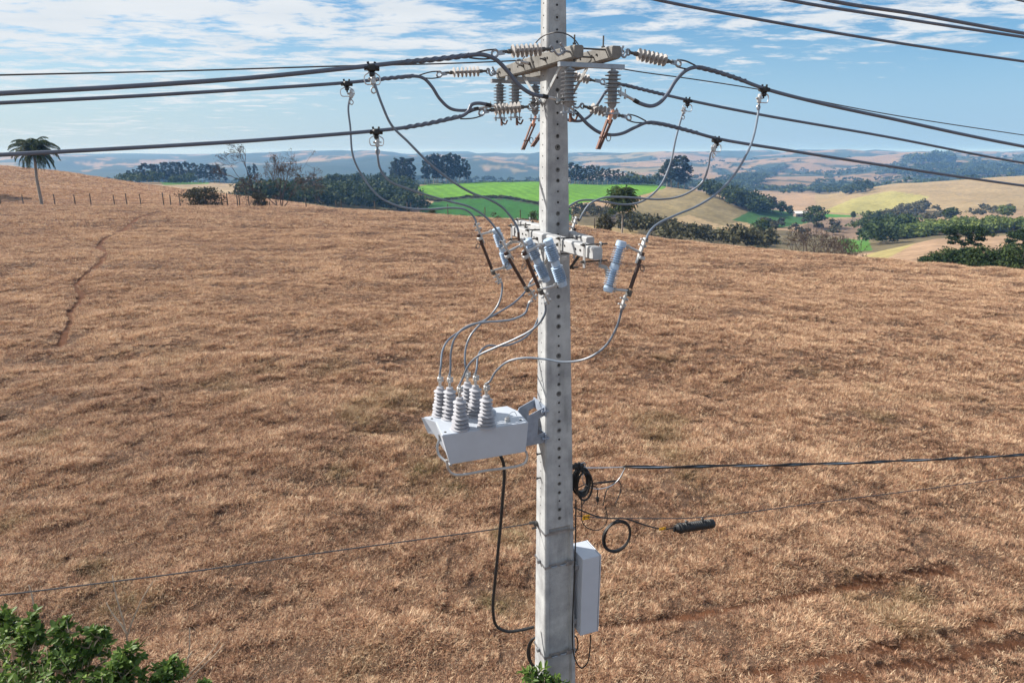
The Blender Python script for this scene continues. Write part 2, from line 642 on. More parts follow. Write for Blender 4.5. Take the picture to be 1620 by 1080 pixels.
# ------------------------------------------------------------------ land: layers of (photo column, photo row, distance)
LAY = [
    [(-400, None, 1.0, -8.0), (2000, None, 1.0, -8.0)],
    [(-400, None, 9.0, -7.95), (400, None, 9.0, -7.95), (900, None, 9.0, -8.0), (2000, None, 9.0, -8.1)],
    [(-400, None, 30.0, -7.6), (300, None, 30, -7.6), (900, None, 30, -8.0), (1300, None, 28, -8.1), (2000, None, 26, -8.2)],
    # crest of the near pasture
    [(-400, 324, 98), (0, 326, 97), (260, 327, 96), (450, 329, 95), (560, 333, 92), (640, 338, 88), (700, 342, 86), (780, 348, 82),
     (860, 354, 78), (920, 361, 74), (1000, 373, 68), (1060, 382, 65), (1150, 391, 62), (1250, 399, 59), (1340, 408, 56), (1450, 420, 53), (1540, 427, 51), (1620, 432, 49), (2000, 448, 46)],
    [(-400, 327, 112), (0, 328, 112), (260, 330, 112), (450, 334, 112), (560, 343, 110), (640, 352, 106), (700, 358, 104), (780, 364, 98),
     (860, 370, 94), (920, 374, 90), (1000, 385, 84), (1060, 396, 80), (1150, 405, 77), (1250, 413, 73), (1340, 420, 68), (1450, 428, 64), (1540, 436, 62), (1620, 440, 60), (2000, 455, 58)],
    # hill beyond the fence / right hand mound
    [(-400, 246, 205), (-100, 256, 195), (0, 262, 190), (100, 272, 185), (200, 288, 178), (300, 302, 170), (400, 313, 160), (480, 323, 152), (560, 336, 145), (640, 352, 140),
     (700, 360, 140), (860, 368, 140), (920, 360, 140), (960, 362, 140), (1060, 378, 140), (1200, 396, 140), (1300, 405, 135), (1345, 410, 130), (1400, 396, 128), (1480, 378, 128), (1620, 372, 128), (2000, 370, 125)],
    [(-400, 290, 260), (0, 300, 255), (200, 318, 250), (300, 326, 240), (400, 330, 230), (480, 336, 220), (560, 340, 215), (640, 348, 215),
     (700, 352, 230), (860, 356, 230), (920, 350, 225), (1000, 356, 220), (1060, 368, 220), (1100, 376, 220), (1200, 388, 210), (1300, 396, 200), (1345, 398, 195), (1400, 396, 185), (1480, 390, 180), (1620, 385, 180), (2000, 380, 170)],
    [(-400, 296, 400), (0, 300, 380), (200, 300, 330), (300, 305, 320), (400, 308, 310), (480, 320, 300), (560, 330, 300), (640, 338, 300), (700, 342, 300), (780, 343, 300),
     (860, 345, 300), (920, 338, 300), (1000, 338, 300), (1060, 347, 300), (1100, 352, 300), (1180, 364, 300), (1240, 366, 295), (1300, 374, 290), (1345, 378, 280), (1400, 370, 270), (1480, 362, 260), (1620, 355, 260), (2000, 350, 250)],
    # top of the green field / brown mound
    [(-400, 284, 560), (0, 286, 540), (200, 288, 520), (300, 291, 500), (360, 292, 500), (420, 293, 490), (500, 296, 480), (560, 296, 480), (620, 295, 480), (660, 293, 490), (760, 290, 490),
     (860, 290, 490), (950, 292, 490), (1030, 293, 480), (1070, 298, 450), (1120, 306, 430), (1180, 329, 400), (1240, 341, 390), (1300, 344, 390), (1345, 344, 400), (1400, 352, 400), (1480, 345, 400), (1560, 338, 400), (1620, 336, 400), (2000, 330, 380)],
    [(-400, 290, 800), (0, 292, 800), (300, 300, 760), (500, 305, 720), (660, 303, 720), (860, 302, 720), (1030, 303, 720), (1100, 315, 640), (1180, 332, 560), (1240, 334, 560), (1310, 330, 560), (1345, 330, 520), (1400, 334, 520), (1480, 325, 540), (1620, 315, 560), (2000, 305, 560)],
    [(-400, 286, 1300), (0, 288, 1300), (300, 292, 1300), (500, 290, 1200), (660, 290, 1200), (860, 290, 1200), (1000, 288, 1200), (1080, 292, 1100), (1160, 306, 900), (1240, 312, 840), (1310, 312, 800), (1360, 302, 780), (1420, 292, 760), (1500, 288, 760), (1620, 279, 760), (2000, 275, 740)],
    [(-400, 278, 2000), (0, 280, 2000), (200, 280, 2000), (400, 283, 2000), (540, 283, 1900), (700, 282, 1900), (860, 284, 1900), (960, 277, 1800), (1040, 275, 1700), (1160, 290, 1300), (1240, 296, 1200), (1310, 300, 1150), (1400, 296, 1150), (1500, 290, 1150), (1620, 284, 1150), (2000, 280, 1150)],
    [(-400, 270, 2261), (0, 272, 2261), (200, 270, 2261), (400, 272, 2235), (540, 270, 2209), (700, 268, 2183), (760, 266, 2183), (860, 270, 2183), (960, 262, 2130), (1050, 259, 2078), (1160, 272, 1900), (1240, 273, 1800), (1310, 276, 1700), (1400, 270, 1650), (1460, 257, 1800), (1500, 258, 1900), (1620, 262, 1800), (2000, 262, 1800)],
    [(-400, 260, 2652), (0, 260, 2652), (200, 258, 2600), (400, 256, 2574), (540, 256, 2574), (700, 254, 2522), (760, 251, 2496), (860, 258, 2522), (960, 255, 2470), (1050, 254, 2418), (1160, 257, 2261), (1240, 257, 2209), (1310, 258, 2183), (1400, 255, 2209), (1500, 256, 2261), (1620, 255, 2261), (2000, 255, 2261)],
    [(-400, 248, 3305), (0, 248, 3305), (200, 247, 3305), (300, 245, 3253), (400, 243, 3201), (480, 242, 3201), (560, 242, 3201), (600, 241, 3201), (640, 247, 3253), (700, 247, 3253), (760, 247, 3174), (860, 248, 3174), (960, 247, 3122), (1050, 246, 3044), (1160, 249, 2914), (1240, 250, 2914), (1310, 250, 2914), (1400, 249, 2914), (1460, 248, 2940), (1620, 249, 2940), (2000, 249, 2940)],
    [(-400, 243, 4218), (0, 243, 4218), (100, 244, 4218), (200, 242.5, 4218), (300, 244, 4218), (440, 242, 4218), (560, 243, 4218), (620, 240, 4218), (635, 243, 4218), (655, 244, 4218), (675, 240, 4218), (740, 239.5, 4218), (755, 243, 4218), (785, 241.5, 4218), (815, 244, 4218),
     (860, 245, 4218), (905, 243, 4218), (1000, 246, 4218), (1060, 244, 4218), (1120, 243, 4218), (1160, 238.5, 4218), (1215, 237, 4218), (1240, 241, 4218), (1262, 236.5, 4218), (1330, 237, 4218), (1352, 240, 4218), (1385, 238.5, 4218), (1420, 243, 4218), (1460, 244.5, 4218), (1505, 240, 4218), (1560, 242, 4218), (1620, 238, 4218), (2000, 240, 4218)],
    [(-400, 252, 4871), (2000, 252, 4871)],
]
A_GRID = np.concatenate([np.linspace(-1.7, -0.86, 30)[:-1], np.linspace(-0.86, 0.86, 760), np.linspace(0.86, 1.7, 30)[1:]])
LY_GRID = np.concatenate([np.linspace(math.log(1.0), math.log(9.0), 40)[:-1], np.linspace(math.log(9.0), math.log(4800.0), 560)])


def build_grid():
    nl = len(LAY)
    Yk = np.zeros((nl, len(A_GRID))); Zk = np.zeros_like(Yk)
    for i, lay in enumerate(LAY):
        aa, yy, zz = [], [], []
        for e in lay:
            if e[1] is None:
                aa.append((e[0] - 810) / FPX * 1.02); yy.append(e[2]); zz.append(e[3])
            else:
                p = P(e[0], e[1], e[2])
                aa.append(p[0] / p[1]); yy.append(e[2]); zz.append(p[2])
        Yk[i] = np.exp(np.interp(A_GRID, aa, np.log(yy)))
        Zk[i] = np.interp(A_GRID, aa, zz)
        if i > 2 and i < nl - 2:        # round the corners of the polylines a little
            w = 9 if i < nl - 3 else 3
            ker = np.hanning(w + 2)[1:-1]; ker /= ker.sum()
            for arr in (Zk[i],):
                pad = np.concatenate([[arr[0]] * (w // 2), arr, [arr[-1]] * (w // 2)])
                arr[:] = np.convolve(pad, ker, 'valid')
    Z = np.zeros((len(A_GRID), len(LY_GRID)))
    for j in range(len(A_GRID)):
        x = np.log(Yk[:, j]); z = Zk[:, j]
        h = np.diff(x); d = np.diff(z) / h
        m = np.zeros(nl)
        for k in range(1, nl - 1):          # monotone cubic (Fritsch-Carlson)
            if d[k - 1] * d[k] > 0:
                w1 = 2 * h[k] + h[k - 1]; w2 = h[k] + 2 * h[k - 1]
                m[k] = (w1 + w2) / (w1 / d[k - 1] + w2 / d[k])
        m[0] = d[0]; m[-1] = d[-1]
        idx = np.clip(np.searchsorted(x, LY_GRID) - 1, 0, nl - 2)
        t = (LY_GRID - x[idx]) / h[idx]
        Z[j] = ((2 * t ** 3 - 3 * t * t + 1) * z[idx] + (t ** 3 - 2 * t * t + t) * h[idx] * m[idx]
                + (-2 * t ** 3 + 3 * t * t) * z[idx + 1] + (t ** 3 - t * t) * h[idx] * m[idx + 1])
    return Z, Yk[3]


ZG, YCREST = build_grid()
GX = A_GRID[:, None] * np.exp(LY_GRID)[None, :]
GY = np.broadcast_to(np.exp(LY_GRID)[None, :], GX.shape)


def hummock(x, y):
    far = np.clip((130 - y) / 60, 0, 1)
    return (0.42 * fbm(x, y * 1.3, 6.0, 3, 11) + 0.30 * fbm(x * 0.8, y * 1.2, 1.5, 3, 5)) * far


ZG = ZG + hummock(GX, GY)
ZG = ZG + fbm(GX, GY, 60, 4, 21) * np.clip((GY - 180) / 400, 0, 1) * 5.0 * np.clip((3800 - GY) / 2000, 0, 1)
ZG = ZG + (fbm(GX, GY * 1.5, 480, 4, 33) + 0.03) * np.clip((GY - 1100) / 1200, 0, 1) * 78.0 * np.clip((4000 - GY) / 900, 0.05, 1)
ZG = ZG + fbm(GX, GY, 230, 4, 35) * np.clip((GY - 600) / 500, 0, 1) * 13.0 * np.clip((3800 - GY) / 900, 0, 1)


def tz(X, Y):
    X = np.asarray(X, float); Y = np.asarray(Y, float)
    a = X / Y; ly = np.log(np.maximum(Y, 1.001))
    i = np.clip(np.searchsorted(A_GRID, a) - 1, 0, len(A_GRID) - 2)
    j = np.clip(np.searchsorted(LY_GRID, ly) - 1, 0, len(LY_GRID) - 2)
    s = np.clip((a - A_GRID[i]) / (A_GRID[i + 1] - A_GRID[i]), 0, 1)
    t = np.clip((ly - LY_GRID[j]) / (LY_GRID[j + 1] - LY_GRID[j]), 0, 1)
    return (ZG[i, j] * (1 - s) + ZG[i + 1, j] * s) * (1 - t) + (ZG[i, j + 1] * (1 - s) + ZG[i + 1, j + 1] * s) * t


YS = np.exp(np.linspace(math.log(5), math.log(4700), 1500))


def hit(px, py, ymin=5.0):
    """first ground point seen at a photo position"""
    r = ray(px, py)
    ys = YS[YS > ymin]
    x = r[0] / r[1] * ys
    z = r[2] / r[1] * ys
    g = tz(x, ys)
    k = np.nonzero(z < g)[0]
    if len(k) == 0:
        return None
    k = k[0]
    return np.array([x[k], ys[k], g[k]])


def pix(X, Y, Zz):
    dep = Y * CP - Zz * SP
    return 810 + FPX * X / dep, 540 - FPX * (Y * SP + Zz * CP) / dep


def inpoly(px, py, poly):
    r = np.zeros(np.shape(px), bool)
    n = len(poly)
    for i in range(n):
        x1, y1 = poly[i]; x2, y2 = poly[(i + 1) % n]
        c = ((y1 > py) != (y2 > py)) & (px < (x2 - x1) * (py - y1) / (y2 - y1 + 1e-9) + x1)
        r ^= c
    return r


# ---- what grows where (albedo of the land itself)
TRAIL = [(270, 335), (240, 338), (218, 345), (200, 360), (178, 372), (158, 386), (156, 393), (168, 399), (160, 415), (140, 431), (122, 448), (120, 456), (130, 466), (120, 482), (109, 495), (113, 505), (103, 525), (96, 545)]
RUTS = [[(1180, 1072), (1340, 1040), (1480, 1010), (1560, 988), (1640, 968)], [(1190, 958), (1342, 929), (1420, 916), (1500, 905)], [(900, 1010), (1040, 985), (1190, 958)], [(1300, 1078), (1450, 1052), (1620, 1016)]]


def poly_dist(px, py, pts):
    d = np.full(np.shape(px), 1e9)
    for (x1, y1), (x2, y2) in zip(pts[:-1], pts[1:]):
        vx, vy = x2 - x1, y2 - y1
        t = np.clip(((px - x1) * vx + (py - y1) * vy) / (vx * vx + vy * vy), 0, 1)
        d = np.minimum(d, np.hypot(px - x1 - t * vx, (py - y1 - t * vy) * 1.6))
    return d


def trail_world():
    return [hit(x, y)[:2] for x, y in TRAIL], [[hit(min(x, 1700), y)[:2] for x, y in r] for r in RUTS]


TRW, RTW = trail_world()


def path_amount(X, Y):
    """bare soil along the cattle trail and the wheel ruts, measured on the ground"""
    d = np.full(np.shape(X), 1e9)
    for pts, w in [(TRW, np.clip(0.09 + 0.0026 * Y, 0.12, 0.32))] + [(r, 0.12) for r in RTW]:
        e = np.full(np.shape(X), 1e9)
        for p, q in zip(pts[:-1], pts[1:]):
            v = q - p
            t = np.clip(((X - p[0]) * v[0] + (Y - p[1]) * v[1]) / (v @ v), 0, 1)
            e = np.minimum(e, np.hypot(X - p[0] - t * v[0], Y - p[1] - t * v[1]))
        e = e + (0.35 * w + 0.08) * fbm(X, Y, 1.0, 3, 91)
        d = np.minimum(d, e / w)
    return np.clip((1.45 - d) * 1.6, 0, 1)


PA = path_amount(GX, GY) * (GY < 100)
ZG = ZG - 0.07 * PA * np.clip((GY - 14) / 10, 0.2, 1)


def cover():
    px, py = pix(GX, GY, ZG)
    C = np.zeros(GX.shape + (3,))
    n1 = fbm(GX, GY, 40, 4, 51); n2 = fbm(GX, GY, 9, 4, 53)
    C[:] = np.array([0.30, 0.205, 0.125])
    C *= (1 + 0.5 * n1 + 0.35 * n2)[..., None]

    def put(mask, col, soft=1.0, var=0.3):
        c = np.array(col) * (1 + var * (n1 + n2))[..., None]
        C[mask] = C[mask] * (1 - soft) + c[mask] * soft
    beyond = GY > YCREST[:, None] * 1.08
    # near pasture soil
    put(~beyond, (0.10, 0.062, 0.042), 1, 0.5)
    s = PA
    C[:] = C * (1 - s[..., None]) + np.array([0.125, 0.055, 0.029]) * s[..., None]
    # hill beyond the fence
    hill = beyond & (GY < 215) & (px < 640)
    put(hill, (0.285, 0.178, 0.108), 1, 0.55)
    # valley floor scrub
    put(beyond & (GY > 95) & (GY < 300) & (px > 600), (0.13, 0.105, 0.06), 1, 0.6)
    put(beyond & (GY < 175) & (px > 890) & (px < 1010) & (py < 375), (0.33, 0.24, 0.12), 1, 0.4)
    mid = (GY > 215) & (GY < 720)
    put(mid & (px < 420), (0.30, 0.225, 0.14), 1, 0.5)
    put(mid & (px >= 420) & (px < 665), (0.10, 0.10, 0.05), 1, 0.5)
    green = [(650, 297), (690, 290), (760, 288), (860, 286), (960, 288), (1062, 290), (1050, 299), (1010, 310), (960, 316), (900, 324), (862, 326), (800, 314), (740, 313), (690, 320), (668, 312)]
    dgreen = [(690, 319), (740, 313), (800, 314), (862, 326), (905, 328), (905, 348), (862, 362), (780, 362), (690, 358), (655, 350), (662, 330)]
    gm = (GY > 225) & (GY < 560)
    strip = 0.12 * np.sin(GX * 0.9 + GY * 0.25)
    put(gm & inpoly(px, py, dgreen), (0.030, 0.110, 0.016), 1, 0.35)
    put(gm & inpoly(px, py, green), (0.10, 0.228, 0.018), 1, 0.35)
    C[gm & inpoly(px, py, green)] *= (1 + strip)[gm & inpoly(px, py, green)][:, None]
    put(gm & inpoly(px, py, [(664, 309), (690, 317), (740, 311.5), (800, 312.5), (862, 324), (862, 327), (800, 315), (740, 314), (690, 320), (662, 314)]), (0.05, 0.05, 0.03))
    put(gm & inpoly(px, py, [(645, 296), (660, 298), (672, 312), (668, 326), (660, 345), (642, 345), (655, 326), (660, 314), (648, 304)]), (0.42, 0.27, 0.19))
    put((GY > 480) & (GY < 700) & (px > 560) & (px < 700) & (py < 292), (0.16, 0.24, 0.05))
    put((GY > 400) & (GY < 640) & inpoly(px, py, [(250, 286), (330, 284), (330, 291), (260, 293)]), (0.12, 0.24, 0.05))
    # brown mound with the grey-brown scrub slope
    put(gm & inpoly(px, py, [(1000, 345), (1010, 318), (1040, 302), (1075, 294), (1120, 304), (1180, 328), (1205, 338), (1180, 352), (1145, 360), (1060, 352)]), (0.21, 0.165, 0.085), 1, 0.7)
    put(gm & inpoly(px, py, [(1040, 352), (1090, 340), (1145, 358), (1190, 345), (1205, 360), (1190, 372), (1100, 372)]), (0.34, 0.245, 0.135), 1, 0.4)
    put(gm & inpoly(px, py, [(985, 336), (1040, 346), (1080, 362), (1120, 372), (1060, 378), (1000, 366), (940, 350)]), (0.085, 0.065, 0.045), 1, 0.5)
    put((GY > 260) & (GY < 640) & inpoly(px, py, [(1160, 348), (1195, 329), (1230, 333), (1290, 341), (1296, 349), (1260, 356), (1225, 362)]), (0.04, 0.105, 0.028), 1, 0.4)
    put((GY > 260) & (GY < 640) & inpoly(px, py, [(1300, 334), (1372, 332), (1376, 343), (1306, 344)]), (0.06, 0.19, 0.03), 1, 0.3)
    put((GY > 150) & (GY < 420) & inpoly(px, py, [(1325, 380), (1372, 374), (1380, 396), (1340, 400)]), (0.07, 0.16, 0.03), 1, 0.3)
    put((GY > 150) & (GY < 420) & inpoly(px, py, [(1285, 350), (1380, 344), (1392, 366), (1360, 380), (1300, 372), (1250, 366)]), (0.21, 0.145, 0.10), 1, 0.5)
    # right hand pasture mound
    rm = beyond & (GY > 70) & (GY < 175) & (px > 1345)
    put(rm, (0.32, 0.215, 0.14), 1, 0.4)
    put(rm & inpoly(px, py, [(1345, 412), (1400, 394), (1440, 382), (1450, 384), (1420, 400), (1390, 416)]), (0.30, 0.25, 0.11), 1, 0.3)
    put((GY > 175) & (GY < 330) & (px > 1460) & (py > 343) & (py < 362), (0.42, 0.255, 0.13), 1, 0.5)
    # tan hills to the right
    tan = (GY > 430) & (GY < 1000) & (px > 1290) & (py > 270) & (py < 345)
    put(tan, (0.29, 0.215, 0.115), 1, 0.4)
    put(tan & inpoly(px, py, [(1300, 335), (1350, 314), (1410, 302), (1470, 311), (1450, 330), (1400, 342)]), (0.315, 0.28, 0.10), 1, 0.25)
    # far country: woods and pasture in patches
    far = GY > 900
    n3 = fbm(GX * 0.8, GY * 0.8, 300, 6, 61, 0.6); n4 = fbm(GX * 0.6, GY, 700, 4, 63)
    f3 = n3 + np.interp(px, [850, 1150], [0.10, 0.02]) + 0.05 * np.clip((GY - 2000) / 900, 0, 1)
    global WOODED
    WOODED = f3
    f3 = f3 + 0.5 * fbm(GX, GY, 70, 4, 67)
    w = np.clip((f3 + 0.02) / 0.04, 0, 1)
    fc = np.array([0.235, 0.16, 0.095]) * (1 + 0.5 * n4)[..., None]
    gg = np.clip((n4 - 0.17) / 0.05, 0, 1)[..., None] * np.clip((0.02 - n3) / 0.05, 0, 1)[..., None]
    gg = gg * 0.4
    fc = fc * (1 - gg) + np.array([0.09, 0.13, 0.045]) * gg
    wc = np.array([0.030, 0.046, 0.024])
    cf = fc * (1 - w[..., None]) + wc * w[..., None]
    k = np.clip((GY - 900) / 200, 0, 1)[..., None]
    C[:] = C * (1 - k) + cf * k
    return np.clip(C, 0.01, 0.8)


def make_ground():
    na, nl = GX.shape
    vs = np.stack([GX, GY, ZG], -1).reshape(-1, 3)
    idx = np.arange(na * nl).reshape(na, nl)
    f = np.stack([idx[:-1, :-1], idx[1:, :-1], idx[1:, 1:], idx[:-1, 1:]], -1).reshape(-1, 4)
    n0 = len(vs)
    za = -8.0
    ap = np.array([[-1500, -90, za], [1500, -90, za], [1500, 1.0, za], [A_GRID[-1], 1.0, za], [A_GRID[0], 1.0, za], [-1500, 1.0, za],
                   [1500, 1500 / A_GRID[-1], za], [-1500, 1500 / A_GRID[-1], za], [9.0 * A_GRID[-1], 9.0, za], [-9.0 * A_GRID[-1], 9.0, za]])
    vs = np.concatenate([vs, ap])
    f = np.concatenate([f, n0 + np.array([[0, 1, 2, 3], [0, 3, 4, 5], [3, 2, 6, 8], [4, 9, 7, 5]])])
    me = bpy.data.meshes.new('ground')
    me.vertices.add(len(vs)); me.vertices.foreach_set('co', vs.ravel())
    me.loops.add(f.size); me.loops.foreach_set('vertex_index', f.ravel().astype(np.int32))
    me.polygons.add(len(f)); me.polygons.foreach_set('loop_start', np.arange(0, f.size, 4, dtype=np.int32))
    me.polygons.foreach_set('use_smooth', np.ones(len(f), bool))
    me.update(calc_edges=True)
    ca = me.color_attributes.new('land', 'FLOAT_COLOR', 'POINT')
    c = np.concatenate([cover().reshape(-1, 3), np.full((10, 3), (0.22, 0.15, 0.10))])
    ca.data.foreach_set('color', np.concatenate([c, np.ones((len(c), 1))], 1).ravel())
    m = bpy.data.materials.new('land_cover')
    m.use_nodes = True
    t = m.node_tree
    b = t.nodes['Principled BSDF']
    b.inputs['Roughness'].default_value = 0.95
    b.inputs['Specular IOR Level'].default_value = 0.1
    at = N(t, 'ShaderNodeAttribute', attribute_name='land')
    geo = N(t, 'ShaderNodeNewGeometry')

    def noise(scale, det):
        n = N(t, 'ShaderNodeTexNoise')
        n.inputs['Scale'].default_value = scale
        n.inputs['Detail'].default_value = det
        n.inputs['Roughness'].default_value = 0.7
        t.links.new(geo.outputs['Position'], n.inputs['Vector'])
        return n.outputs[0]
    r1 = N(t, 'ShaderNodeMapRange'); t.links.new(noise(0.35, 8), r1.inputs[0])
    r1.inputs[1].default_value = 0.3; r1.inputs[2].default_value = 0.7; r1.inputs[3].default_value = 0.62; r1.inputs[4].default_value = 1.38
    hs = N(t, 'ShaderNodeHueSaturation')
    t.links.new(at.outputs['Color'], hs.inputs['Color']); t.links.new(r1.outputs[0], hs.inputs['Value'])
    t.links.new(hs.outputs[0], b.inputs['Base Color'])
    bp = N(t, 'ShaderNodeBump')
    bp.inputs['Strength'].default_value = 0.6
    bp.inputs['Distance'].default_value = 0.5
    t.links.new(noise(0.9, 8), bp.inputs['Height'])
    t.links.new(bp.outputs[0], b.inputs['Normal'])
    o = link('ground', me, m)
    o['kind'] = 'structure'
    return o


make_ground()


# ------------------------------------------------------------------ dry pasture grass (uncountable: one object of tufts)
def np_mesh(name, vs, faces4, shade=None, smooth=False):
    me = bpy.data.meshes.new(name)
    vs = np.asarray(vs, np.float32)
    f = np.asarray(faces4, np.int32)
    k = f.shape[1]
    me.vertices.add(len(vs)); me.vertices.foreach_set('co', vs.ravel())
    me.loops.add(f.size); me.loops.foreach_set('vertex_index', f.ravel())
    me.polygons.add(len(f)); me.polygons.foreach_set('loop_start', np.arange(0, f.size, k, dtype=np.int32))
    if smooth:
        me.polygons.foreach_set('use_smooth', np.ones(len(f), bool))
    me.update(calc_edges=True)
    if shade is not None:
        a = me.attributes.new('shade', 'FLOAT', 'POINT')
        a.data.foreach_set('value', np.asarray(shade, np.float32))
    return me


def tuft_mesh(seed, nb, spread, lmin, lmax, wid):
    r = np.random.default_rng(seed)
    vs, fs, sh, hh = [], [], [], []
    for i in range(nb):
        a = r.uniform(0, 2 * pi)
        rad = spread * math.sqrt(r.uniform(0, 1))
        base = np.array([rad * cos(a), rad * sin(a), -0.04])
        az = a + r.normal(0, 0.85)
        d = np.array([cos(az), sin(az), 0])
        ln = r.uniform(lmin, lmax)
        lean = r.uniform(0.1, 1.15)
        droop = r.uniform(0.3, 2.6)
        w = wid * r.uniform(0.6, 1.4)
        side = np.array([-sin(az + r.normal(0, 0.6)), cos(az), 0])
        p = base.copy()
        ang = pi / 2 - lean
        o = len(vs)
        ns = 3
        tone = r.uniform(0, 1)
        for k in range(ns + 1):
            t = k / ns
            ww = w * (1 - t) ** 0.6 if k < ns else w * 0.12
            vs += [p - side * ww / 2, p + side * ww / 2]
            sh += [tone, tone]
            hh += [t, t]
            p = p + (d * cos(ang) + np.array([0, 0, 1]) * sin(ang)) * ln / ns
            ang -= droop / ns
        for k in range(ns):
            fs.append((o + 2 * k, o + 2 * k + 1, o + 2 * k + 3, o + 2 * k + 2))
    me = np_mesh('grass_tuft', np.array(vs), np.array(fs), sh)
    at = me.attributes.new('along', 'FLOAT', 'POINT')
    at.data.foreach_set('value', np.array(hh, np.float32))
    return me


def grass_material():
    m = bpy.data.materials.new('dry_grass')
    m.use_nodes = True
    t = m.node_tree
    b = t.nodes['Principled BSDF']
    b.inputs['Roughness'].default_value = 0.7
    b.inputs['Specular IOR Level'].default_value = 0.15
    sh = N(t, 'ShaderNodeAttribute', attribute_name='shade')
    ti = N(t, 'ShaderNodeAttribute', attribute_name='tint', attribute_type='INSTANCER')
    cr = N(t, 'ShaderNodeValToRGB')
    el = cr.color_ramp.elements
    el[0].position = 0.0; el[0].color = (0.075, 0.043, 0.030, 1)
    el[1].position = 1.0; el[1].color = (0.80, 0.60, 0.40, 1)
    for p, c in ((0.3, (0.228, 0.115, 0.070, 1)), (0.6, (0.46, 0.260, 0.158, 1)), (0.85, (0.62, 0.385, 0.240, 1))):
        e = el.new(p); e.color = c
    ad = N(t, 'ShaderNodeMath', operation='ADD')
    t.links.new(sh.outputs['Fac'], ad.inputs[0])
    sb = N(t, 'ShaderNodeMath', operation='SUBTRACT')
    t.links.new(ti.outputs['Fac'], sb.inputs[0]); sb.inputs[1].default_value = 0.5
    t.links.new(sb.outputs[0], ad.inputs[1])
    t.links.new(ad.outputs[0], cr.inputs[0])
    gr = N(t, 'ShaderNodeAttribute', attribute_name='green', attribute_type='INSTANCER')
    mg = N(t, 'ShaderNodeMix', data_type='RGBA')
    t.links.new(gr.outputs['Fac'], mg.inputs['Factor'])
    t.links.new(cr.outputs[0], mg.inputs['A'])
    mg.inputs['B'].default_value = (0.13, 0.15, 0.045, 1)
    t.links.new(mg.outputs['Result'], b.inputs['Base Color'])
    tr = N(t, 'ShaderNodeBsdfTranslucent')
    t.links.new(mg.outputs['Result'], tr.inputs['Color'])
    ms = N(t, 'ShaderNodeMixShader')
    ms.inputs[0].default_value = 0.2
    t.links.new(b.outputs[0], ms.inputs[1]); t.links.new(tr.outputs[0], ms.inputs[2])
    t.links.new(ms.outputs[0], t.nodes['Material Output'].inputs['Surface'])
    return m


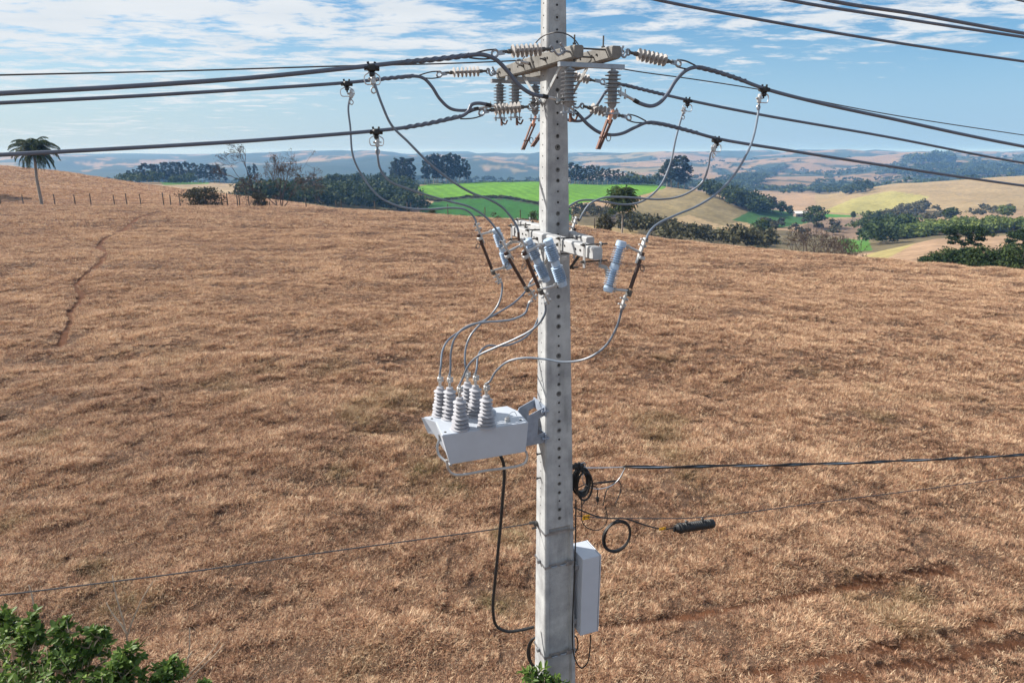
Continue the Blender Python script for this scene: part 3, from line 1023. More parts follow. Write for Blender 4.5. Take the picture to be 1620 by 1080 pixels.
def make_grass():
    gm = grass_material()
    tufts = bpy.data.collections.new('grass_tufts')
    for k in range(6):
        me = tuft_mesh(100 + k, 62, 0.115, 0.06, 0.19, 0.011)
        me.materials.append(gm)
        tufts.objects.link(bpy.data.objects.new('grass_tuft_%d' % k, me))
    pts = []
    for y0, y1, dens in ((6, 14, 230), (14, 24, 160), (24, 42, 90), (42, 70, 40), (70, 140, 14)):
        wmax = 0.84
        wmax = {6: 1.15, 14: 0.96, 24: 0.90, 42: 0.86, 70: 0.84}[y0]
        n = int(dens * (y1 * y1 - y0 * y0) * wmax)
        y = np.sqrt(rng.uniform(y0 * y0, y1 * y1, n))
        x = y * rng.uniform(-wmax, wmax, n)
        sc0 = {6: 0.76, 14: 0.82, 24: 0.98, 42: 1.25, 70: 1.75}[y0]
        pts.append(np.stack([x, y, np.full(n, sc0)], 1))
    n = int(2.6 * (205 ** 2 - 105 ** 2) * 0.40)
    y = np.sqrt(rng.uniform(105 ** 2, 205 ** 2, n))
    pts.append(np.stack([y * rng.uniform(-0.86, -0.08, n), y, np.full(n, 2.8)], 1))
    q = np.concatenate(pts)
    X, Y, S = q.T
    lim = np.interp(X / Y, A_GRID, YCREST)
    keep = (Y < lim * 1.25) | ((X / Y < -0.08 - (Y - 105) * 0.0022) & (Y < 205))
    X, Y, S = X[keep], Y[keep], S[keep]
    pa = path_amount(X, Y)
    clump = fbm(X * 0.75, Y * 1.25, 1.3, 3, 5)          # same noise as the hummocks
    patch = fbm(X * 0.8, Y * 1.25, 4.5, 4, 77)
    broad = fbm(X, Y, 16, 3, 78)
    keep = (rng.uniform(0, 1, len(X)) > pa * np.where(Y < 20, 0.55, 1.0)) & (rng.uniform(0, 1, len(X)) < np.clip(0.98 + 0.9 * clump + 0.4 * patch, 0.72, 1))
    X, Y, S, pa, clump, patch, broad = (a[keep] for a in (X, Y, S, pa, clump, patch, broad))
    S = S * np.clip(1.0 + 1.1 * clump + 0.7 * patch, 0.68, 1.5) * rng.uniform(0.75, 1.25, len(X)) * (1 - 0.4 * np.clip(pa * 2, 0, 1))
    tint = np.clip(0.56 + 0.20 * patch + 0.20 * broad + 0.40 * clump + rng.normal(0, 0.25, len(X)) - 0.25 * np.clip(pa * 1.5, 0, 1), 0.08, 1.0)
    near = np.clip((30 - Y) / 15, 0, 1)
    gn = fbm(X, Y, 2.2, 3, 99)
    green = np.clip((gn - 0.15) * 5, 0, 0.7) * (0.06 + 0.8 * near) * rng.uniform(0, 1, len(X))
    Zp = tz(X, Y) + (0.01 + 0.26 * np.maximum(fbm(X, Y, 0.45, 3, 123), -0.06)) * np.clip((60 - Y) / 30, 0.3, 1)
    print('grass tufts', len(X))
    me = bpy.data.meshes.new('grass')
    me.vertices.add(len(X))
    me.vertices.foreach_set('co', np.stack([X, Y, Zp], 1).astype(np.float32).ravel())
    for nm, tp, v in (('scl', 'FLOAT', S), ('tint', 'FLOAT', tint), ('green', 'FLOAT', green), ('rz', 'FLOAT', rng.uniform(0, 6.283, len(X))), ('pick', 'INT', rng.integers(0, 6, len(X)))):
        a = me.attributes.new(nm, tp, 'POINT')
        a.data.foreach_set('value', v.astype(np.int32 if tp == 'INT' else np.float32))
    o = link('grass', me, gm)
    tag(o, 'dry brown pasture grass covering the whole near field', 'grass', kind='stuff')
    ng = bpy.data.node_groups.new('grass_cover', 'GeometryNodeTree')
    ng.interface.new_socket('Geometry', in_out='INPUT', socket_type='NodeSocketGeometry')
    ng.interface.new_socket('Geometry', in_out='OUTPUT', socket_type='NodeSocketGeometry')
    gi = N(ng, 'NodeGroupInput'); go = N(ng, 'NodeGroupOutput')
    m2p = N(ng, 'GeometryNodeMeshToPoints')
    iop = N(ng, 'GeometryNodeInstanceOnPoints')
    ci = N(ng, 'GeometryNodeCollectionInfo')
    ci.inputs['Collection'].default_value = tufts
    ci.inputs['Separate Children'].default_value = True
    ci.inputs['Reset Children'].default_value = True

    def named(nm, tp):
        a = N(ng, 'GeometryNodeInputNamedAttribute', data_type=tp)
        a.inputs['Name'].default_value = nm
        return a.outputs[0]
    ng.links.new(gi.outputs[0], m2p.inputs['Mesh'])
    ng.links.new(m2p.outputs[0], iop.inputs['Points'])
    ng.links.new(ci.outputs[0], iop.inputs['Instance'])
    iop.inputs['Pick Instance'].default_value = True
    ng.links.new(named('pick', 'INT'), iop.inputs['Instance Index'])
    cx = N(ng, 'ShaderNodeCombineXYZ')
    ng.links.new(named('rz', 'FLOAT'), cx.inputs['Z'])
    er = N(ng, 'FunctionNodeEulerToRotation')
    ng.links.new(cx.outputs[0], er.inputs[0])
    ng.links.new(er.outputs[0], iop.inputs['Rotation'])
    ng.links.new(named('scl', 'FLOAT'), iop.inputs['Scale'])
    ng.links.new(iop.outputs[0], go.inputs[0])
    md = o.modifiers.new('cover', 'NODES')
    md.node_group = ng


make_grass()


# ------------------------------------------------------------------ the concrete pole
ZT, ZB = 2.2, float(tz(BOTP[0], BOTP[1])) - 0.3
Z_STEP = -3.79


def pole_half(z):
    """half widths along V (front face) and along U (side face)"""
    t = (1.2 - z) / 7.1
    return 0.5 * (0.185 + 0.205 * t), 0.5 * (0.145 + 0.145 * t)


def make_pole():
    t = thing('utility_pole', 'tall grey concrete utility pole with rows of bolt holes, carrying all the equipment', 'utility pole', PC(ZB))
    b = MB()
    # upper solid shaft with chamfered corners, lower shaft with a sunken panel in the two wide faces
    def ring(z, rec):
        a, c = pole_half(z)
        e = 0.012
        pc = PC(z)
        w = 0.16                                     # flange width share
        pts = [(a, c - e), (a - e, c)]
        x1 = a * (1 - 2 * w)
        pts += [(x1 + 0.012, c), (x1, c - rec), (-x1, c - rec), (-x1 - 0.012, c)]
        pts += [(-a + e, c), (-a, c - e), (-a, -c + e), (-a + e, -c)]
        pts += [(-x1 - 0.012, -c), (-x1, -c + rec), (x1, -c + rec), (x1 + 0.012, -c)]
        pts += [(a - e, -c), (a, -c + e)]
        return [pc + q * U + p * V for p, q in pts]
    zs = [(ZT, 0.0), (0.0, 0.0), (Z_STEP, 0.0), (Z_STEP - 0.035, 0.034), (ZB, 0.05)]
    vs = []
    for z, rec in zs:
        vs += ring(z, rec)
    n = 16
    fs = []
    for i in range(len(zs) - 1):
        for k in range(n):
            k2 = (k + 1) % n
            fs.append((i * n + k, (i + 1) * n + k, (i + 1) * n + k2, i * n + k2))
    fs.append(tuple(range(n)))
    fs.append(tuple(reversed(range(4 * n, 5 * n))))
    b.add(vs, fs)
    # bolt holes: dark sockets with a pale cast rim here and there
    b.cur = 1
    rims = b
    z = ZT - 0.1
    i = 0
    while z > Z_STEP + 0.08:
        a, c = pole_half(z)
        p = PC(z) + U * (c + 0.0012)
        r = 0.0095 if i % 2 else 0.011
        b.lathe(p - U * 0.001, p + U, [(0, r), (0.0022, r)], 10)
        if (i * 5) % 7 < 4 and z < 0.6:
            b.cur = 2
            rs = 0.019 + 0.003 * ((i * 3) % 4)
            b.lathe(p - U * 0.0015 - ZU * 0.004, p + U, [(0, rs), (0.0012, rs * 0.96)], 14)
            b.cur = 1
        if i % 3 == 1 or (z < 0.3 and i % 2 == 0):
            rr = 0.022 + 0.006 * ((i * 7) % 3) / 2
            b.cur = 0
            rims.ring(p, V, ZU, rr, rr * 1.02, 0.003, 14, 5)
            b.cur = 1
        p2 = PC(z + 0.02) - V * (a + 0.0012)
        b.lathe(p2 + V * 0.001, p2 - V, [(0, 0.0062), (0.0022, 0.0062)], 8)
        p3 = PC(z + 0.02) + V * (a + 0.0012)
        b.lathe(p3 - V * 0.001, p3 + V, [(0, 0.0062), (0.0022, 0.0062)], 8)
        z -= 0.098
        i += 1
    o = b.build('shaft', [M_POLE, M_HOLE, mat('damp_stain', (0.13, 0.128, 0.125), 0.9, 0, 0.45, 60)], t)
    fixnormals(o)
    # steel bands
    for z, buckle in ((Z_STEP - 0.06, 0), (-4.24, 1), (-5.36, 1)):
        a, c = pole_half(z)
        m = MB()
        for s, hh in ((1, 0.0), (-1, 0.0)):
            m.box(PC(z) + s * U * (c + 0.004), V, ZU, U, 2 * a + 0.016, 0.026, 0.004)
            m.box(PC(z) + s * V * (a + 0.004), U, ZU, V, 2 * c + 0.003, 0.026, 0.004)
        if buckle:
            for q in (-0.07, 0.03):
                m.tube([PC(z) + U * (c + 0.014) + V * (q - 0.035), PC(z) + U * (c + 0.014) + V * (q + 0.035)], 0.008, 6)
            m.box(PC(z + 0.005) + U * (c + 0.012) + V * 0.105, V, ZU, U, 0.07, 0.05, 0.012)
            m.box(PC(z + 0.01) - V * (a + 0.02), V, ZU, U, 0.03, 0.04, 0.03)
        m.build('steel_band', M_GALV, t)
    # step bolts on the side faces
    for z in (-2.98, -3.25, -1.05):
        a, c = pole_half(z)
        m = MB()
        m.bolt(PC(z) - V * (a + 0.05), V, 0.06, 0.008, 0.013)
        m.build('step_bolt', M_DARKST, t)
    return t


make_pole()


# ------------------------------------------------------------------ crossarms
def crossarm(label, u0, u1, v, z, w, hh, m, group, taper=0.82, bolts=(), spacers=()):
    t = thing('concrete_crossarm', label, 'crossarm', L((u0 + u1) / 2, v, z), group)
    b = MB()
    us = [u0, u0 + 0.03, (u0 + u1) / 2 - 0.25, (u0 + u1) / 2 + 0.25, u1 - 0.03, u1]
    ks = [taper * 0.93, taper, 1.0, 1.0, taper, taper * 0.93]
    vs = []
    e = 0.011
    base = L(0, v, z)
    for u, k in zip(us, ks):
        x, y = w / 2 * k, hh / 2 * k
        for p, q in ((x, y - e), (x - e, y), (-x + e, y), (-x, y - e), (-x, -y + e), (-x + e, -y), (x - e, -y), (x, -y + e)):
            vs.append(base + u * U + p * V + q * ZU)
    fs = []
    for i in range(len(us) - 1):
        for k in range(8):
            fs.append((i * 8 + k, i * 8 + (k + 1) % 8, (i + 1) * 8 + (k + 1) % 8, (i + 1) * 8 + k))
    fs.append(tuple(reversed(range(8))))
    fs.append(tuple(range(40, 48)))
    b.add(vs, fs)
    b.cur = 1
    u = u0 + 0.12
    k = 0
    while u < u1 - 0.1:
        for s in (1, -1):
            p = base + u * U + s * V * (w / 2 * 0.93) + ZU * 0.005
            b.lathe(p, p + s * V, [(0, 0.009), (w * 0.05 + 0.003, 0.009)], 8)
        u += 0.085 if k % 2 else 0.2
        k += 1
    fixnormals(b.build('beam', [m, M_HOLE], t))
    for (u, dz, kind) in bolts:
        q = MB()
        p = base + u * U
        if kind == 'v':
            q.tube([p - ZU * (hh / 2 + 0.03), p + ZU * (hh / 2 + dz)], 0.007, 6)
            q.tube([p + ZU * (hh / 2), p + ZU * (hh / 2 + 0.012)], 0.016, 6)
        else:
            q.tube([p - V * (w / 2 + 0.05) + ZU * dz, p + V * (w / 2 + 0.05) + ZU * dz], 0.007, 6)
            for s in (-1, 1):
                q.tube([p + s * V * (w / 2 + 0.002) + ZU * dz, p + s * V * (w / 2 + 0.014) + ZU * dz], 0.016, 6)
        q.build('bolt', M_DARKST, t)
    for (u, dz, v2) in spacers:
        q = MB()
        q.tube([base + u * U + ZU * dz + V * (w / 2), base + u * U + ZU * dz + V * v2], 0.0075, 6)
        q.build('spacer_rod', M_DARKST, t)
    return t


ZA = 0.752
G_ARM = 'concrete crossarms bolted on both sides of the pole'
crossarm('weathered stained upper crossarm passing in front of the pole, left one of the high pair', -0.94, 0.80, -0.155, ZA, 0.105, 0.118, M_ARM_OLD, G_ARM,
         bolts=[(0.72, 0.07, 'v'), (-0.2, 0.0, 'h'), (-0.55, 0, 'h'), (0.28, 0, 'h')], spacers=[(0.74, 0.03, 0.30), (0.55, -0.005, 0.30)])
crossarm('weathered upper crossarm emerging behind the pole, right one of the high pair, rusty end', -0.94, 0.84, 0.155, ZA + 0.004, 0.105, 0.118, M_ARM_OLD, G_ARM,
         bolts=[(0.62, 0.09, 'v'), (-0.3, 0.0, 'h')])
crossarm('clean pale lower crossarm in front of the pole with bracket straps', -0.58, 1.17, -0.165, -0.77, 0.10, 0.112, M_ARM_NEW, G_ARM, 0.9,
         bolts=[(0.1, 0, 'h'), (0.55, 0, 'h'), (-0.3, 0.05, 'v')])
crossarm('clean pale lower crossarm behind the pole, shorter visible end beside the black terminal', -1.32, 0.42, 0.165, -0.785, 0.10, 0.112, M_ARM_NEW, G_ARM, 0.9,
         bolts=[(0.2, 0, 'h'), (-0.9, 0.05, 'v')])


def brace(label, u_mid, v, z0, z1, span, m):
    t = thing('crossarm_brace', label, 'brace', L(0, v, z0))
    for s in (-1, 1):
        b = MB()
        b.beam(L(0, v, z0) + s * 0.02 * U + V * 0.003 * s, L(0, v, z1) + s * span * U + V * 0.003 * s, 0.032, 0.006, V)
        b.build('strut', m, t)
    b = MB()
    b.bolt(L(0, v - 0.03 * np.sign(-v), z0), V * -np.sign(-v), 0.07, 0.009, 0.02)
    b.build('bolt', M_DARKST, t)


brace('pale flat steel V brace under the front upper crossarm on the left pole face', 0, -0.125, 0.42, ZA - 0.05, 0.42, M_GALVL)
brace('pale flat steel V brace under the rear upper crossarm on the right pole face', 0, 0.125, 0.42, ZA - 0.05, 0.42, M_GALVL)
brace('dark steel V brace under the lower crossarm at the right pole edge', 0, 0.16, -1.08, -0.83, 0.34, M_DARKST)
brace('dark steel V brace under the lower crossarm on the lit left pole face', 0, -0.155, -1.08, -0.83, 0.34, M_DARKST)


# ------------------------------------------------------------------ dead-end insulators and line conductors
def shed_profile(length, n, rc, rs, thin=0.006):
    prof = [(0, rc)]
    st = length / n
    for i in range(n):
        c = st * (i + 0.5)
        prof += [(c - thin, rc), (c - thin * 0.3, rs), (c + thin * 0.35, rs * 0.985), (c + thin + 0.002, rc)]
    prof.append((length, rc))
    return prof


def dead_end(label, p_arm, p0, p1, p_th, p_line, up):
    """p_arm eye on the arm, p0..p1 the sheds, p_th thimble, p_line where the grip closes on the conductor"""
    t = thing('dead_end_insulator', label, 'insulator', p0, 'beige shed insulators holding the line cables to the crossarms')
    d = (p1 - p0) / np.linalg.norm(p1 - p0)
    ln = np.linalg.norm(p1 - p0)
    b = MB()
    n = 7
    b.lathe(p0, p1, shed_profile(ln, n, 0.013, 0.049, 0.004), 20)
    b.build('sheds', M_POLY, t)
    h = MB()
    h.lathe(p0 - d * 0.075, p1, [(0, 0.012), (0.045, 0.012), (0.048, 0.017), (0.08, 0.018)], 10)
    h.build('end_fitting', M_DARKST, t)
    h = MB()
    h.lathe(p1 - d * 0.004, p1 + d, [(0, 0.018), (0.028, 0.017), (0.032, 0.012), (0.074, 0.012)], 10)
    h.build('end_fitting', M_DARKST, t)
    e = p_arm - (p0 - d * 0.075)
    hl = np.linalg.norm(e)
    e = e / hl
    q = MB()
    c = p0 - d * 0.085
    q.ring(c, d, ZU, 0.02, 0.022, 0.007, 14, 6)
    sd = np.cross(e, ZU)
    pts = [c + ZU * 0.02, c + e * hl * 0.3 - ZU * 0.035, c + e * hl * 0.55 - ZU * 0.02, c + e * hl * 0.62 + ZU * 0.018, c + e * hl * 0.45 + ZU * 0.05]
    q.tube(spline(pts, 5), [0.009] * 12 + [0.009] * 9, 8)
    q.tube([c + e * hl * 0.55, p_arm + e * 0.02], 0.009, 8)
    q.ring(c + e * hl * 0.6, e, ZU, 0.022, 0.02, 0.007, 14, 6)
    q.build('hook', M_GALV, t)
    k = MB()
    f = p_th - p1
    fl = np.linalg.norm(f); f = f / fl
    k.box(p1 + f * (fl * 0.62), f, ZU, np.cross(f, ZU), fl * 0.45, 0.034, 0.02)
    k.ring(p_th, f, ZU, 0.026, 0.024, 0.009, 16, 6)
    k.build('thimble', M_GALV, t)
    g = MB()
    ln2 = p_line - p_th
    for s in (1, -1):
        g.tube(spline([p_th - f * 0.01 + ZU * s * 0.027, p_th + ln2 * 0.35 + ZU * s * 0.03, p_th + ln2 * 0.75 + ZU * s * 0.018, p_line + ZU * 0.006 * s], 5), 0.0065, 6)
    g.build('grip_loop', M_STEELW, t)
    return t


def helix(mb, path, r0, r, turns_per_m, ph=0.0):
    """armour rod wrapped round the conductor"""
    pts = [np.array(p) for p in path]
    s = np.concatenate([[0], np.cumsum([np.linalg.norm(b - a) for a, b in zip(pts[:-1], pts[1:])])])
    n = int(s[-1] * turns_per_m * 10)
    out = []
    for i in range(n + 1):
        q = s[-1] * i / n
        k = min(np.searchsorted(s, q, 'right') - 1, len(pts) - 2)
        f = (q - s[k]) / (s[k + 1] - s[k])
        p = pts[k] * (1 - f) + pts[k + 1] * f
        d = pts[k + 1] - pts[k]; d = d / np.linalg.norm(d)
        x = np.cross(d, ZU); x /= np.linalg.norm(x)
        y = np.cross(x, d)
        a = 2 * pi * turns_per_m * q + ph
        out.append(p + r0 * (cos(a) * x + sin(a) * y))
    mb.tube(out, r, 5)


RC = 0.0155


def line_cable(label, px, p0, wrap, lug_i=None, group='thick grey line cables', far=None):
    pts = plane_pts(px, p0, V)
    t = thing('power_cable', label, 'cable', pts[0], group)
    b = MB()
    sp = spline(pts, 8)
    b.tube(sp, RC, 10)
    b.build('conductor', M_CABLE, t)
    g = MB()
    w = spline(plane_pts(wrap, p0, V), 6)
    for k in range(3):
        helix(g, w, RC + 0.0012, 0.0042, 5.0, k * 2 * pi / 3)
    g.build('armour_wrap', M_CABLE, t)
    if lug_i is not None:
        e = pts[lug_i]
        d = pts[lug_i] - pts[lug_i + (1 if lug_i == 0 else -1)]
        d = d / np.linalg.norm(d)
        k = MB()
        k.tube([e - d * 0.05, e - d * 0.005], RC * 1.12, 10)
        k.build('end_tape', M_BLACK, t)
        k = MB()
        k.tube([e - d * 0.006, e + d * 0.07], 0.012, 8)
        k.box(e + d * 0.11, d, ZU, np.cross(d, ZU), 0.09, 0.028, 0.008)
        for q in (0.085, 0.13):
            k.bolt(e + d * q - ZU * 0.03, ZU, 0.075, 0.006, 0.012)
        k.build('cable_lug', M_GALVL, t)
    return t


pNL, pFL, pCL = L(0.76, -0.2, ZA), L(-0.9, -0.2, ZA), L(0, -0.2, 0.45)
pNR, pFR, pCR = L(0.78, 0.2, ZA), L(-0.9, 0.2, ZA), L(0, 0.2, 0.45)


def one(px, p0, off=0.0):
    return PV(px[0], px[1], p0, V)


dead_end('beige shed insulator crossing the pole edge at the near end of the front upper crossarm', L(0.74, -0.21, ZA), one((857, 78.5), pNL), one((808, 81.5), pNL), one((783, 85), pNL), one((742, 90), pNL), 1)
dead_end('beige shed insulator against the sky at the far tip of the upper crossarm', L(-0.9, -0.205, ZA), one((759, 113), pFL), one((715, 115), pFL), one((695, 118), pFL), one((662, 121), pFL), 1)
dead_end('beige shed insulator hooked to the lit left pole face below the grey post insulators', L(0.0, -0.11, 0.44), one((824, 170), pCL), one((781, 174), pCL), one((762, 178), pCL), one((728, 187), pCL), 1)
dead_end('beige shed insulator sloping down from the right end of the high crossarm pair', L(0.78, 0.205, ZA), one((1008, 86), pNR), one((1054, 96.5), pNR), one((1073, 100.5), pNR), one((1103, 107), pNR), 1)
dead_end('small distant beige insulator seen between the two grey post insulators', L(-0.9, 0.2, ZA), one((898, 118), pFR), one((932, 126), pFR), one((953, 129.5), pFR), one((985, 134), pFR), 1)
dead_end('beige shed insulator crossed by the hanging brown switch blade', L(0.0, 0.12, 0.46), one((934, 171), pCR), one((977, 182), pCR), one((994.5, 186), pCR), one((1022, 193), pCR), 1)

line_cable('highest thick grey cable at the left edge, looping down in front of the pole',
           [(-420, 172), (-150, 157.5), (0, 148), (200, 137), (400, 123), (560, 107), (640, 98.5), (700, 93), (738, 88), (765, 87), (785, 95), (803, 113), (820, 134), (840, 148), (867, 154)], pNL,
           [(636, 99), (680, 95), (720, 90.5), (742, 88)], lug_i=14)
line_cable('second thick grey cable from the top on the left, dropping in a loop',
           [(-420, 180), (-150, 171), (0, 163), (200, 153), (400, 141), (548, 131), (620, 123.5), (652, 120.5), (670, 124), (683, 137), (696, 157), (713, 172), (735, 175), (757, 171.5)], pFL,
           [(590, 127), (620, 123.5), (655, 120.5)], lug_i=13)
line_cable('lowest thick grey cable on the left, passing in front of the palm crown',
           [(-420, 258), (-150, 252), (0, 245), (200, 234.5), (400, 222.5), (595, 207), (650, 200.5), (700, 191), (732, 183), (741, 176), (746, 166), (757, 163.5), (777, 167)], pCL,
           [(640, 202), (680, 195), (728, 184)], lug_i=12)
line_cable('uppermost thick grey cable on the right with an S loop to the right post insulator',
           [(1002, 158), (1012, 163.5), (1030, 168), (1043, 163), (1056, 149), (1069, 128), (1085, 112), (1102, 106.5), (1125, 111), (1160, 122), (1208, 140), (1300, 164), (1420, 190), (1520, 212), (1620, 232), (1900, 282), (2300, 335)], pNR,
           [(1104, 106.5), (1135, 114), (1180, 129)], lug_i=0)
line_cable('middle thick grey cable on the right, running behind the right post insulator',
           [(880, 186), (899, 190), (917, 191.5), (932, 184), (946, 164), (958, 146), (972, 134.5), (988, 134.5), (1010, 140), (1088, 158.5), (1200, 181), (1400, 216), (1620, 258), (1900, 296), (2300, 345)], pFR,
           [(985, 134), (1010, 140), (1055, 151)])
line_cable('lowest thick grey cable on the right, looping under the brown switch blade',
           [(908, 175), (917, 183), (930, 197), (948, 209.5), (966, 213.5), (985, 211), (1004, 202), (1024, 194), (1045, 195.5), (1090, 207), (1133, 219), (1250, 238.5), (1400, 262), (1620, 294), (1900, 326), (2300, 366)], pCR,
           [(1024, 193.5), (1050, 197), (1105, 211)], lug_i=0)

# thin wire through the middle of the arms
pTL, pTR = L(-0.05, -0.21, ZA), L(-0.05, 0.21, ZA)
wire('guard_wire', 'thin dark steel wire along the left, uppermost at the picture edge', 'wire', plane_pts([(-420, 128), (0, 119), (300, 112), (530, 105), (700, 101), (800, 97), (827, 95.5)], pTL, V), 0.0058, M_STEELW, 'thin wires tied at the crossarm middle')
wire('guard_wire', 'thin dark wire on the right crossing behind the top cable clamp', 'wire', plane_pts([(920, 96), (940, 100), (960, 104), (1000, 112), (1100, 126), (1208, 143), (1400, 180), (1620, 214), (2000, 268)], pTR, V), 0.0055, M_STEELW, 'thin wires tied at the crossarm middle')
a_ = [P(826, 95.5, 6.9), P(834, 84, 6.75), P(845, 71, 6.5), P(860, 57, 6.28), P(880, 51.5, 6.15), P(898, 55, 6.3), P(913, 68, 6.6), P(919, 82, 6.8), P(921, 95, 6.95)]
wire('guard_wire', 'thin dark jumper wire arching over the front of the pole above the crossarm', 'wire', a_, 0.0055, M_STEELW)
for s, lab in ((-1, 'small bright strain clamp tying the thin wire to the left side of the front crossarm'), (1, 'small strain clamp tying the thin wire to the right side of the rear crossarm')):
    t = thing('strain_clamp', lab, 'clamp', L(-0.05, s * 0.24, ZA))
    b = MB()
    b.tube([L(-0.05, s * 0.20, ZA), L(-0.05, s * 0.30, ZA + 0.01)], 0.014, 8)
    b.ring(L(-0.05, s * 0.31, ZA + 0.01), V, ZU, 0.03, 0.02, 0.007, 12, 6)
    b.build('clamp_body', M_GALVL, t)
    b = MB()
    b.bolt(L(-0.05, s * 0.205, ZA), V * s, 0.05, 0.009, 0.016)
    b.build('bolt', M_DARKST, t)

# the circuit on the pole top (only its right half hangs inside the picture)
zt = 1.62
for lab, px, u in (('lower one of the thick cables crossing the upper right corner of the sky', [(850, -62), (940, -26), (1035, -1), (1200, 31), (1400, 65), (1620, 97.5), (1900, 136), (2300, 186)], -0.8),
                   ('middle thick cable of the three in the upper right corner', [(880, -92), (1050, -46), (1240, -1), (1400, 25.5), (1620, 59), (1900, 99), (2300, 152)], 0.0),
                   ('highest thick cable in the upper right corner, running close over the middle one', [(920, -118), (1100, -58), (1302, -1), (1450, 23), (1620, 53), (1900, 96), (2300, 152)], 0.8)):
    pts = plane_pts(px, L(u, 0.2, 1.7), V)
    pts = [pts[0] - V * 9 - ZU * 0.5, pts[0] - V * 4 - ZU * 0.35] + pts
    wire('power_cable', lab, 'cable', pts, 0.0165, M_CABLE, 'thick grey line cables')
wire('power_cable', 'tiny dark end of a cable at the extreme upper right corner', 'cable', [P(1590, -5, 9.0), P(1622, 3, 9.3), P(1900, 60, 12.0)], 0.012, M_CABLE)


# ------------------------------------------------------------------ knife switches under the upper arms (blades hanging open)
def knife_switch(label, u, v0, v1, zb, blade_end, hinge):
    t = thing('knife_switch', label, 'switch', L(u, (v0 + v1) / 2, zb), 'open knife switches hanging under the upper crossarms')
    b = MB()
    b.beam(L(u, v0 - 0.09, zb), L(u, v1 + 0.09, zb), 0.05, 0.034)
    b.build('base_bar', M_GALV, t)
    for v in (v0, v1):
        s = MB()
        top = L(u, v, zb - 0.03)
        prof = [(0, 0.032), (0.012, 0.05)] + [(0.02 + q, r) for q, r in shed_profile(0.235, 8, 0.036, 0.066, 0.0052)] + [(0.27, 0.03), (0.285, 0.016)]
        s.lathe(top, top - ZU, prof, 22)
        s.build('post_insulator', M_POLYG, t)
        c = MB()
        c.tube([L(u, v, zb - 0.01), L(u, v, zb - 0.034)], 0.02, 8)
        c.build('top_stud', M_GALV, t)
        c = MB()
        c.tube([top - ZU * 0.28, top - ZU * 0.315], 0.014, 8)
        c.box(top - ZU * 0.322, V, U, ZU, 0.13, 0.035, 0.012)
        for q in (-0.045, 0.045):
            c.bolt(top - ZU * 0.35 + V * q, ZU, 0.07, 0.006, 0.012)
        c.build('terminal', M_GALV, t)
    v = v1 if hinge > 0 else v0
    h = L(u, v, zb - 0.345)
    d = blade_end - h
    ln = np.linalg.norm(d); d = d / ln
    k = MB()
    sd = np.cross(d, V); sd /= np.linalg.norm(sd)
    k.beam(h + ZU * 0.02, h + d * 0.09, 0.03, 0.02, V)
    k.build('hinge', M_COPPER, t)
    k = MB()
    for s in (-1, 1):
        k.beam(h + d * 0.06 + V * s * 0.02, h + d * (ln) + V * s * 0.011, 0.03, 0.012, V)
    k.beam(h + d * (ln - 0.1) - V * 0.03, h + d * (ln - 0.1) + V * 0.035, 0.012, 0.012)
    k.build('blade', M_BROWNST, t)
    k = MB()
    c = h + d * (ln - 0.1) + V * 0.055
    k.ring(c, V, ZU, 0.02, 0.03, 0.004, 14, 5)
    k.build('pull_ring', M_STEELW, t)
    # catch hook on the other insulator
    v = v0 if hinge > 0 else v1
    k = MB()
    q = L(u, v, zb - 0.34)
    k.tube(spline([q, q - ZU * 0.05 + V * 0.02, q - ZU * 0.07 + V * 0.05, q - ZU * 0.03 + V * 0.075], 4), 0.008, 6)
    k.beam(q + V * 0.01, q - ZU * 0.085 + V * 0.012, 0.03, 0.014, V)
    k.build('catch_hook', M_BROWNST, t)
    return t


ZK = ZA - 0.10
def at_(px, u):
    return PV(px[0], px[1], L(u, 0.1, 0.2), V)


knife_switch('near knife switch under the crossarm ends with a brown blade hanging right of the pole', 0.80, -0.235, 0.152, ZK, at_((946, 236), 0.80), 1)
knife_switch('farthest knife switch left of the pole, its brown blade hanging farther left', -0.9, -0.175, 0.212, ZK + 0.03, at_((827, 237), -0.9), 1)
knife_switch('middle knife switch half hidden by the pole, blade tip showing at the pole edge', -0.52, -0.16, 0.227, ZK + 0.02, at_((842, 232), -0.52), 1)


